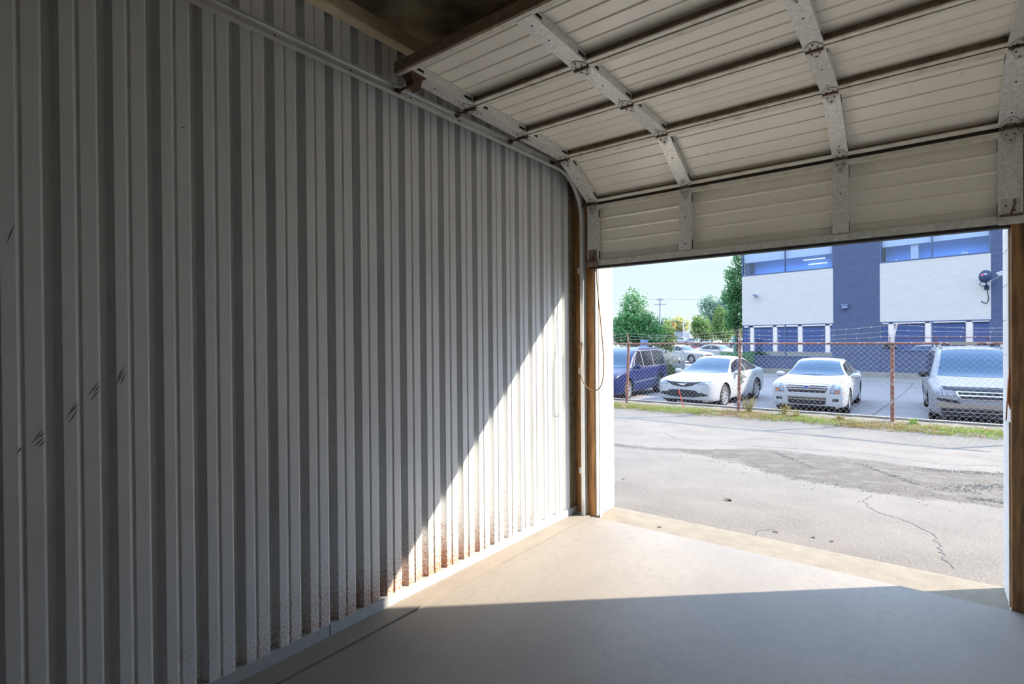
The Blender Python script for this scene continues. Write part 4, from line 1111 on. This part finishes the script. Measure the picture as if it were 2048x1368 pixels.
def plain_sedan(dark=DGLASS, coupe=False):
    P = sedan_swoopy(); base = P['detail']
    def det(put, root, C_):
        put('windshield', [(-0.74, 0.995), (-0.53, 1.375), (0, 1.41), (0.53, 1.375), (0.74, 0.995)], 'front', CGLASS, 0.006)
        side_windows(put, [[(1.75, 0.99), (2.2, 1.26), (2.6, 1.375), (2.80, 1.385), (2.80, 1.015)], [(2.86, 1.015), (2.86, 1.39), (3.3, 1.36), (3.7, 1.25), (4.05, 1.10), (3.5, 1.035)]], dark)
        put('rear_window', [(-0.55, 1.18), (-0.48, 1.40), (0.48, 1.40), (0.55, 1.18)], 'rear', CGLASS, 0.006)
        put('grille', [(-0.5, 0.74), (0.5, 0.74), (0.4, 0.6), (-0.4, 0.6)], 'front', DARKP, 0.006)
        for f in (lambda p: p, mirx): put('headlight', f([(0.42, 0.735), (0.79, 0.815), (0.78, 0.745), (0.50, 0.69)]), 'front', LENS, 0.009)
        for sgn in (-1, 1): put('tail_light', [(sgn*0.5, 0.86), (sgn*0.72, 0.88), (sgn*0.72, 1.0), (sgn*0.5, 0.98)], 'rear', REDL, 0.008)
    P['detail'] = det
    return P
make_car('parked_car', 'pale blue-white sedan seen side-on behind the ornamental grass', plain_sedan(), PWHITE, (-13.9, 43.6, ZL), R(70))
make_car('parked_car', 'silver car nosing out between the blue minivan and ornamental grass', plain_sedan(), PGREY, (-11.7, 31.0, ZL), R(70))
make_car('parked_car', 'red car in the far row behind the white sedans', plain_sedan(), PRED, (-18.3, 62.6, ZL), R(75))
make_car('parked_car', 'white coupe seen side-on, far behind the rounded white sedan\'s roof', plain_sedan(), PWHITE, (-12.6, 49.4, ZL), R(75))
FARC = [(-27, 92, PWHITE, 80, 'white car in the distance, under the small round tree'), (-22.6, 95, PGREY, 85, 'grey car in the distance, between the two small trees'), (-31.5, 98, PGREY, 75, 'pale car in the distance, right of the sign board'),
        (-37.2, 108, PWHITE, 80, 'white car far off below the traffic light'), (-19.8, 86, PWHITE, 95, 'white car far off beside the office building corner'), (-41.5, 101.5, PRED, 80, 'red car far off near the utility pole')]
for (x, y, pm, rz, lb) in FARC:
    z = -0.62+0.82*max(0, min(1, (y-70)/40.0))
    make_car('parked_car', lb, plain_sedan(), pm, (x, y, z), R(rz), 'car', 'cars far across the lot')

# ------------------------------------------------------------------ office building across the lot
OA = Vector((-4.566, 32.827, 0)); EX = Vector((0.980, -0.199, 0)).normalized(); EN = Vector((0.199, 0.980, 0)).normalized()   # EN points into the building
OM = Matrix((EX, EN, Z)).transposed().to_4x4(); OM.translation = OA
off = thing('office_building', 'blue and white block office building across the parking lot', 'building', OA)
off.rotation_euler = (0, 0, math.atan2(EX.y, EX.x))
XL, XR, ZB, ZT = -4.27, 26.0, -0.6, 11.0
b = MB()
for (x0, x1) in ((-0.0, 0.0),): pass
def obox(b, x0, x1, y0, y1, z0, z1, mi=0): b.box((x0, y0, z0), (x1, y1, z1), mi)
BAYS = [(-4.26, 0.66), (2.765, 6.92), (9.0, 13.2), (15.3, 19.5)]
# blue piers and spandrels
edges = [0.66, 2.765, 6.92, 9.0, 13.2, 15.3, 19.5, XR]
for i in range(0, len(edges), 2): obox(b, edges[i], edges[i+1], 0, 0.4, ZB, ZT)
for (x0, x1) in BAYS:
    zl = 0.36 if x0 < 0 else 0.76
    obox(b, x0, x1, 0.02, 0.4, ZB, zl)
    obox(b, x0, x1, 0.02, 0.4, 8.3, ZT)
obox(b, XL, XL+0.3, 0.4, 14, ZB, ZT); obox(b, XL+0.3, XR, 13.7, 14, ZB, ZT); obox(b, XR-0.3, XR, 0.4, 14, ZB, ZT)
wl = b.build('block_wall', OBLUE, off); wl['label'] = 'dark blue painted block wall'
b = MB(); obox(b, XL, XR, 0, 14, ZT, ZT+0.3); b.build('flat_roof', OBASE, off)
for (x0, x1) in BAYS:
    b = MB(); obox(b, x0, x1, -0.01, 0.4, 2.20, 5.11)
    p = b.build('white_panel', OWHITE, off); p['label'] = 'white painted block panel'
for bi, (x0, x1) in enumerate(BAYS):
    for (z0, z1, kind) in ((5.11, 8.3, 'up'), (0.36 if bi == 0 else 0.76, 2.20, 'low')):
        b = MB(); fr = 0.06
        obox(b, x0, x1, -0.015, 0.12, z0, z0+0.07); obox(b, x0, x1, -0.015, 0.12, z1-0.05, z1)
        obox(b, x0, x0+fr, 0, 0.12, z0, z1); obox(b, x1-fr, x1, 0, 0.12, z0, z1)
        xm = (x0+x1)/2; obox(b, xm-0.025, xm+0.025, 0, 0.12, z0, z1)
        if kind == 'low' and bi == 0: obox(b, x0+0.36, x0+0.42, 0, 0.12, z0, z1)
        wf = b.build('window', OFRAME, off); wf['label'] = 'dark framed window'
        b = MB(); obox(b, x0+fr, x1-fr, 0.05, 0.065, z0+0.07, z1-0.05)
        b.build('pane', OGLASS if kind == 'up' else OGLASS2, wf)
        if kind == 'up':
            b = MB(); obox(b, x0+fr, x1-fr, 0.20, 0.205, 5.92, z1-0.05); bl = b.build('blind', BLIND, wf); bl['label'] = 'pale half lowered blind'
            b = MB(); obox(b, x0, x1, 1.0, 1.1, z0-0.2, z1); obox(b, x0, x1, 0.4, 1.0, z1+0.1, z1+0.15); obox(b, x0, x1, 0.4, 1.0, z0-0.2, z0-0.1)
            b.build('room_interior', OROOM, wf)
            if bi == 0:
                b = MB(); b.box((-1.05, 0.60, 5.76), (0.05, 0.68, 5.80)); b.box((-0.85, 0.80, 5.52), (0.1, 0.88, 5.56))
                b.build('ceiling_lamp', LAMP, wf)
            else:
                b = MB(); obox(b, x0+1.2, x0+1.5, 0.30, 0.4, z0+0.07, z1); obox(b, x0+0.6, x0+0.68, 0.2, 0.3, z0+0.07, z0+0.16); obox(b, x0+3.1, x0+3.35, 0.25, 0.3, z0+0.07, z0+0.2)
                b.build('sill_clutter', BLIND, wf)
        else:
            b = MB(); obox(b, x0, x1, 0.5, 0.55, z0, z1); b.build('room_interior', OFRAME, wf)
            if bi:
                for q in (0.20, 0.70): pass
b = MB(); obox(b, XL, XR, -0.03, 0.0, ZB, -0.30); obox(b, XL-0.2, XR, -2.6, 0, ZB-0.1, -0.585); ft = b.build('foundation', OBASE, off); ft['label'] = 'pale concrete footing'
def oworld(x, y, z): return OA+EX*x+EN*y+Z*z
def orot(o): o.matrix_world = OM; return o
# things on the facade
b = MB(); M = Matrix.Translation((-3.369, -0.22, 3.906)) @ Matrix.Rotation(R(-35), 4, 'Z') @ Matrix.Rotation(R(20), 4, 'Y')
b.box((-0.16, -0.05, -0.045), (0.16, 0.05, 0.045), 0, M); b.box((-0.18, -0.06, 0.045), (0.15, 0.06, 0.06), 0, M); b.tube([(-3.40, -0.01, 3.92), (-3.40, -0.12, 3.92), (-3.38, -0.2, 3.91)], 0.02, 6)
c = MB(); c = b
o = c.build('security_camera', mat('camera_grey', (0.10, 0.13, 0.20), 0.4)); o.matrix_world = OM; tag(o, 'small grey security camera on the first white office panel', 'camera')
b = MB(); b.box((1.10, -0.14, 2.95), (1.36, 0.0, 3.14)); b.box((1.07, -0.17, 3.12), (1.39, 0.0, 3.16))
o = b.build('wall_light', mat('wall_light_grey', (0.12, 0.15, 0.24), 0.5)); o.matrix_world = OM; tag(o, 'small box light on the blue office pier', 'wall light')
dish = thing('satellite_dish', 'dark blue satellite dish bolted to the right end of the white office panel', 'satellite dish', oworld(6.78, 0, 3.6)); dish.rotation_euler = off.rotation_euler
DB = mat('dish_blue', (0.022, 0.034, 0.07), 0.45, spec=0.2)
Md = Matrix.Translation((0.02, -0.45, 0.46)) @ Matrix.Rotation(R(-68), 4, 'Z') @ Matrix.Rotation(R(-18), 4, 'Y')
b = MB()
prof = [(0.0, 0.10), (0.08, 0.097), (0.16, 0.085), (0.24, 0.062), (0.31, 0.028), (0.325, 0.012), (0.318, 0.008), (0.30, 0.018), (0.23, 0.050), (0.15, 0.072), (0.0, 0.086)]
# convex back of the dish faces the drive
Mb = Matrix.Translation((0.02, -0.45, 0.46)) @ Matrix.Rotation(R(-100), 4, 'Z') @ Matrix.Rotation(R(-8), 4, 'Y') @ Matrix.Diagonal((1.4, 0.72, 0.86, 1))
b.lathe(prof, Mb, 32); b.build('reflector', DB, dish, smooth=True, sharp=50)
b = MB()
Ml = Mb
def onback(y, z): 
    r_ = math.hypot(y, z); h = 0.10-0.075*(r_/0.3)**2
    return Ml @ Vector((h+0.008, y, z))
for (y0, z0, y1, z1, mi) in ((-0.17, 0.03, -0.03, 0.11, 0), (-0.15, 0.00, -0.07, 0.04, 0), (-0.01, 0.06, 0.04, 0.11, 1), (0.05, 0.06, 0.12, 0.11, 1)):
    pp_ = [onback(y0, z0), onback(y1, z0), onback(y1, z1), onback(y0, z1)]
    b.prism(pp_, (0, -0.004, 0), mi)
lg = b.build('logo', [mat('dish_red', (0.50, 0.05, 0.10), 0.5), mat('dish_white', (0.6, 0.6, 0.62), 0.5)], dish); lg['label'] = 'small red and white mark'
b = MB(); b.tube([(0.02, -0.36, 0.30), (0.02, -0.22, 0.10), (0.0, -0.02, 0.02)], 0.03, 8); b.box((-0.08, -0.03, -0.10), (0.08, 0.0, 0.10)); b.build('mount', DB, dish)
b = MB(); b.tube([(0.05, -0.48, 0.14), (0.45, -0.9, 0.33), (0.62, -1.05, 0.42)], 0.018, 6); b.build('feed_arm', mat('arm_grey', (0.2, 0.21, 0.23), 0.4), dish)
b = MB(); b.box((0.50, -1.10, 0.40), (0.68, -0.98, 0.52)); b.tube([(0.46, -1.0, 0.50), (0.74, -1.1, 0.56)], 0.055, 8); b.build('receiver', mat('receiver_grey', (0.28, 0.29, 0.3), 0.5), dish)
b = MB(); b.tube(smooth_path([(-0.10, -0.42, 0.24), (-0.20, -0.3, 0.14), (-0.12, -0.2, 0.06), (0.02, -0.15, 0.04), (0.03, -0.03, -0.2), (0.06, -0.03, -0.5), (0.0, -0.03, -0.68), (-0.14, -0.03, -0.64), (-0.17, -0.03, -0.56)]), 0.014, 6)
b.build('cable', DARKP, dish, smooth=True)

# ------------------------------------------------------------------ trees and far background
def tree(name, label, cat, x, y, zc, blobs, nleaf, ls, mats, trunk_r, zground=-0.6, seed=1, branches=8, bare=0, group=None):
    """blobs: (dx, dy, dz, rx, ry, rz) ellipsoids around (x, y, zc); leaves fill the outer part of each"""
    rr = random.Random(seed)
    root = thing(name, label, cat, (x, y, zground), 0, group)
    vs, fs, ms = [], [], []
    tot = sum(q[3]*q[4]*q[5] for q in blobs)
    for (dx, dy, dz, rx, ry, rz) in blobs:
        for _ in range(int(nleaf*rx*ry*rz/tot)):
            while True:
                d = Vector((rr.gauss(0, 1), rr.gauss(0, 1), rr.gauss(0, 1)))
                if d.length > 0.01: break
            d = d.normalized()*(rr.uniform(0.25, 1)**0.55)*rr.uniform(0.85, 1.12)
            wob = 1+0.16*math.sin(d.x*7+seed)+0.14*math.sin(d.z*9+d.y*5)
            c = Vector((dx+d.x*rx*wob, dy+d.y*ry*wob, zc-zground+dz+d.z*rz*wob))
            n = Vector((rr.gauss(0, 1), rr.gauss(0, 1), rr.gauss(0.4, 1))).normalized()
            u = n.orthogonal().normalized(); u.rotate(Matrix.Rotation(rr.uniform(0, 6.28), 3, n)); v = n.cross(u)
            s = ls*rr.uniform(0.6, 1.3); k = len(vs)
            vs += [c-u*s, c-v*s*0.55, c+u*s, c+v*s*0.55]; fs.append((k, k+1, k+2, k+3)); ms.append(0 if rr.random() < 0.72 else 1)
    b = MB(); b.v = [tuple(p) for p in vs]; b.f = fs; b.m = ms
    b.build('crown', mats, root, recalc=False)
    b = MB()
    top = zc-zground
    b.tube([(0, 0, -0.05), (0.03, 0, top*0.45), (0.0, 0.02, top*0.85), (0.02, 0, top*1.2)], [trunk_r, trunk_r*0.8, trunk_r*0.5, trunk_r*0.2], 8)
    for _ in range(branches):
        q = rr.choice(blobs); z0 = top*rr.uniform(0.45, 0.95)
        e_ = Vector((q[0]+rr.uniform(-0.6, 0.6)*q[3], q[1]+rr.uniform(-0.6, 0.6)*q[4], top+q[2]+rr.uniform(-0.4, 0.7)*q[5]))
        p0 = Vector((0.01, 0.01, z0)); b.tube([p0, p0.lerp(e_, 0.5)+Vector((0, 0, 0.1)), e_], [trunk_r*0.35, trunk_r*0.2, trunk_r*0.06], 5)
    for _ in range(bare):
        q = blobs[0]; p0 = Vector((rr.uniform(-0.8, 0.8)*q[3], 0, top+q[2]+q[5]*0.5)); e_ = p0+Vector((rr.uniform(-0.4, 0.4), 0, rr.uniform(0.7, 1.5)))
        b.tube([p0, p0.lerp(e_, 0.5)+Vector((0.08, 0, 0)), e_], [0.022, 0.014, 0.006], 4)
    b.build('trunk', BARK, root, smooth=True, sharp=50)
    return root
G1 = [leafmat('leaf_deep', (0.045, 0.155, 0.055), (0.065, 0.195, 0.06)), leafmat('leaf_mid', (0.10, 0.235, 0.065), (0.155, 0.275, 0.075))]
G2 = [leafmat('leaf_bright', (0.085, 0.17, 0.045), (0.125, 0.20, 0.052)), leafmat('leaf_yellowgreen', (0.18, 0.23, 0.065), (0.14, 0.21, 0.058))]
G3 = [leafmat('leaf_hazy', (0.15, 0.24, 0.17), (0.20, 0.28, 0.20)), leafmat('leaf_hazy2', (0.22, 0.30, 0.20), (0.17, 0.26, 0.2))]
G4 = [leafmat('leaf_gold', (0.42, 0.36, 0.10), (0.30, 0.32, 0.12)), leafmat('leaf_pale', (0.35, 0.38, 0.24), (0.28, 0.33, 0.2))]
tree('street_tree', 'broad green tree with a yellowing top behind the blue minivan', 'tree', -17.0, 36.4, 2.3, [(0, 0, -0.1, 1.75, 1.6, 1.5), (-0.1, 0, 1.6, 0.95, 0.9, 1.2), (1.1, 0.2, -0.6, 1.2, 1.1, 1.0), (-0.9, 0, -0.3, 1.2, 1.1, 1.2), (0.9, 0, 0.5, 0.75, 0.8, 0.7)], 12500, 0.085, G1, 0.16, seed=2, bare=9)
tree('street_tree', 'lime green bush-like tree tucked at the right of the broad tree', 'tree', -15.9, 39.6, 1.5, [(0, 0, 0, 0.9, 0.8, 1.1)], 1500, 0.11, G2, 0.08, seed=12)
tree('street_tree', 'tall dark green tree against the office building corner', 'tree', -10.45, 38.7, 4.3, [(0.1, 0, -0.9, 0.85, 1.0, 1.7), (0.15, 0, 1.0, 0.75, 0.9, 1.3), (0.45, 0, 2.9, 0.70, 0.7, 1.2), (-0.45, 0, 0.1, 0.6, 0.8, 0.7), (-0.4, 0, 1.5, 0.45, 0.5, 0.6), (-0.3, 0, -1.6, 0.6, 0.6, 0.8)], 7600, 0.078, G1, 0.12, seed=4)
tree('street_tree', 'small round bright green tree left of the conical tree', 'tree', -22.2, 66.7, 2.5, [(0, 0, 0, 1.3, 1.2, 1.35), (0.7, 0, -0.45, 1.1, 1.0, 0.9), (-0.3, 0, 0.9, 0.8, 0.8, 0.9)], 3000, 0.14, G2, 0.10, seed=5)
tree('street_tree', 'conical light green tree over the white coupe', 'tree', -17.3, 58.9, 2.5, [(0, 0, -0.3, 1.3, 1.2, 1.25), (-0.1, 0, 0.9, 0.9, 0.85, 1.1), (-0.25, 0, 1.8, 0.45, 0.45, 0.7)], 3600, 0.115, G2, 0.07, seed=6)
tree('street_tree', 'hazy grey-green tree rising behind the conical tree', 'tree', -25.5, 81.5, 5.0, [(0, 0, 0.4, 1.8, 1.5, 2.2), (1.5, 0, -0.3, 1.6, 1.5, 2.4), (-0.6, 0, 1.8, 1.0, 1.0, 1.2), (2.6, 0, 1.0, 1.3, 1.2, 1.8)], 3600, 0.20, G3, 0.2, seed=7)
tree('street_tree', 'golden autumn tree far off behind the traffic light', 'tree', -60.0, 159.0, 5.2, [(0, 0, 0, 3.4, 2.5, 2.6)], 1800, 0.40, G4, 0.3, seed=8)
tree('street_tree', 'pale olive tree far off left of the golden tree', 'tree', -70.5, 175.0, 5.6, [(0, 0, 0, 2.6, 2.2, 2.9), (-2, 0, -0.6, 2.2, 2, 2.4)], 2000, 0.40, G3, 0.3, seed=9)
tree('street_tree', 'washed-out tree far off right of the golden tree', 'tree', -50.0, 162.5, 5.6, [(0, 0, 0, 3.0, 2.5, 2.9), (3.4, 0, 0.3, 2.6, 2.5, 3.2)], 2200, 0.40, G3, 0.3, seed=10)
tree('street_tree', 'yellowish tree far off behind the conical tree', 'tree', -40.0, 150.0, 3.6, [(0, 0, 0, 3.0, 2.5, 2.4), (5, 0, -0.4, 3, 2.5, 2.2), (10, 2, 0, 3, 2.5, 2.4)], 2200, 0.40, G4, 0.3, seed=13)

# ornamental grass clump and low hedge
rr = random.Random(33)
b = MB()
for _ in range(700):
    a_ = rr.uniform(0, 6.28); l_ = rr.uniform(0.5, 1.1); sp = rr.uniform(0.05, 0.5)
    p0 = Vector((-8.85+rr.gauss(0, 0.16), 22.3+rr.gauss(0, 0.16), -0.6)); d = Vector((math.cos(a_), math.sin(a_), 0)); s = Vector((-d.y, d.x, 0))*0.009
    p1 = p0+d*sp*0.4+Z*l_*0.75; p2 = p0+d*sp+Z*l_*1.0
    b.add([p0-s, p0+s, p1+s, p1-s, p2], [(0, 1, 2, 3), (3, 2, 4)], 0)
for _ in range(240):
    a_ = rr.uniform(0, 6.28); p0 = Vector((-8.82+rr.gauss(0, 0.22), 22.3+rr.gauss(0, 0.2), rr.uniform(0.35, 0.62))); d = Vector((rr.gauss(0.2, 0.4), rr.gauss(0, 0.4), 1)).normalized(); s = Vector((-d.z, 0, d.x))*0.03
    b.add([p0, p0+d*0.11+s, p0+d*0.28, p0+d*0.11-s], [(0, 1, 2, 3)], 1)
tag(b.build('ornamental_grass', [leafmat('clump_green', (0.05, 0.09, 0.02), (0.08, 0.105, 0.03)), leafmat('plume', (0.36, 0.32, 0.25), (0.42, 0.38, 0.31))], recalc=False), 'ornamental grass clump with pale plumes behind the blue minivan', 'plant')
b = MB()
for _ in range(2600):
    c = Vector((rr.uniform(-9.75, -7.9), rr.uniform(32.3, 33.2), rr.uniform(-0.55, 0.62))); n = Vector((rr.gauss(0, 1), rr.gauss(0, 1), rr.gauss(0.4, 1))).normalized(); u = n.orthogonal().normalized()*0.05; v = n.cross(u)*0.6
    b.add([c-u, c-v, c+u, c+v], [(0, 1, 2, 3)])
tag(b.build('hedge', G1[0], recalc=False), 'low clipped hedge at the office building corner', 'hedge')

# utility pole with wires
POLE = mat('pole_grey', (0.20, 0.20, 0.22), 0.9)
up_ = thing('utility_pole', 'grey utility pole with two crossarms above the far trees', 'utility pole', (-34.28, 83.22, 0.0))
b = MB(); b.tube([(0, 0, -0.7), (0, 0, 7.95)], [0.17, 0.11], 10); b.build('pole', POLE, up_, smooth=True, sharp=50)
for z, hw_ in ((7.65, 0.55), (6.9, 0.95)):
    b = MB(); M = Matrix.Rotation(R(23), 4, 'Z'); b.box((-hw_, -0.06, z-0.06), (hw_, 0.06, z+0.06), 0, M)
    for k in range(4): q = M @ Vector((-hw_*0.9+k*hw_*0.6, 0, z+0.06)); b.tube([q, q+Z*0.18], 0.05, 6)
    b.build('crossarm', POLE, up_)
b = MB()
for k, (dx, z) in enumerate(((-0.5, 7.85), (0.5, 7.85))):
    pr_ = [(dx, 0, z)]
    for t in range(1, 13): pr_.append((dx+t*2.0, 1.0*t, z-0.75*math.sin(math.pi*t/24)-0.02*t))
    b.tube(pr_, 0.016, 4)
    b.tube([(dx, 0, z), (dx-6, -1, z-0.3), (dx-14, -3, z-0.2)], 0.016, 4)
b.build('wires', POLE, up_)
# traffic light
tl = thing('traffic_light', 'orange traffic signal hanging far beyond the lot', 'traffic light', (-39.5, 102.7, 0.1))
b = MB(); b.box((-0.28, -0.2, 3.1), (0.28, 0.2, 4.25)); b.box((-0.5, -0.15, 3.3), (-0.28, 0.15, 4.05)); b.build('signal_head', mat('signal_orange', (0.42, 0.14, 0.02), 0.5), tl)
b = MB()
for k in range(3): b.lathe([(0.0, -0.05), (0.14, 0.0), (0.0, 0.0)], Matrix.Translation((0, -0.2, 3.35+k*0.34)) @ Matrix.Rotation(R(90), 4, 'Z'), 12)
b.build('lenses', DARKP, tl)
b = MB(); b.tube([(-9, 0, 6.2), (-4, 0, 5.95), (0, 0, 5.85), (6, 0, 5.9), (12, 0, 6.2)], 0.03, 5); b.tube([(0, 0, 4.2), (0, 0, 5.9)], 0.03, 5); b.tube([(0, 0, 0), (0, 0, 3.1)], 0.10, 8); b.build('span_wire', mat('span_grey', (0.35, 0.36, 0.33), 0.6), tl)
# distant shed and posts
fb = thing('distant_shop', 'flat dark grey shop building far beyond the lot', 'building', (-50.4, 130.6, 0.3)); fb.rotation_euler = (0, 0, R(22))
b = MB(); b.box((-2.6, 0, 0), (2.4, 5, 2.7)); b.build('wall', mat('far_grey', (0.16, 0.17, 0.21), 0.8), fb)
b = MB(); b.box((-3.4, -1.5, 0), (-2.4, 4, 0.9)); b.box((2.4, -0.2, 0.6), (3.9, 0, 2.5)); b.build('annex', mat('far_white', (0.28, 0.28, 0.28), 0.8), fb)
b = MB(); b.box((-12.38, 27.30, -0.6), (-12.02, 27.55, 1.40)); tag(b.build('utility_cabinet', mat('cabinet_blue', (0.10, 0.15, 0.26), 0.6)), 'slim blue-grey cabinet standing behind the blue minivan', 'cabinet')
b = MB(); b.tube([(-10.38, 38.0, -0.6), (-10.38, 38.0, 1.6)], 0.10, 10); tag(b.build('sign_post', mat('post_green', (0.10, 0.22, 0.17), 0.6)), 'green post standing beside the office building corner', 'post')
for (x, y, h, lb) in ((-41.2, 112.7, 5.2, 'pale pole far off right of the traffic light'), (-36.0, 100.5, 1.3, 'short white bollard far across the lot'), (-13.2, 41.0, 0.0, None)):
    if lb:
        b = MB(); b.tube([(x, y, -0.3), (x, y, h)], 0.14, 8); tag(b.build('pole', mat('white_pole', (0.28, 0.28, 0.28), 0.6)), lb, 'pole')
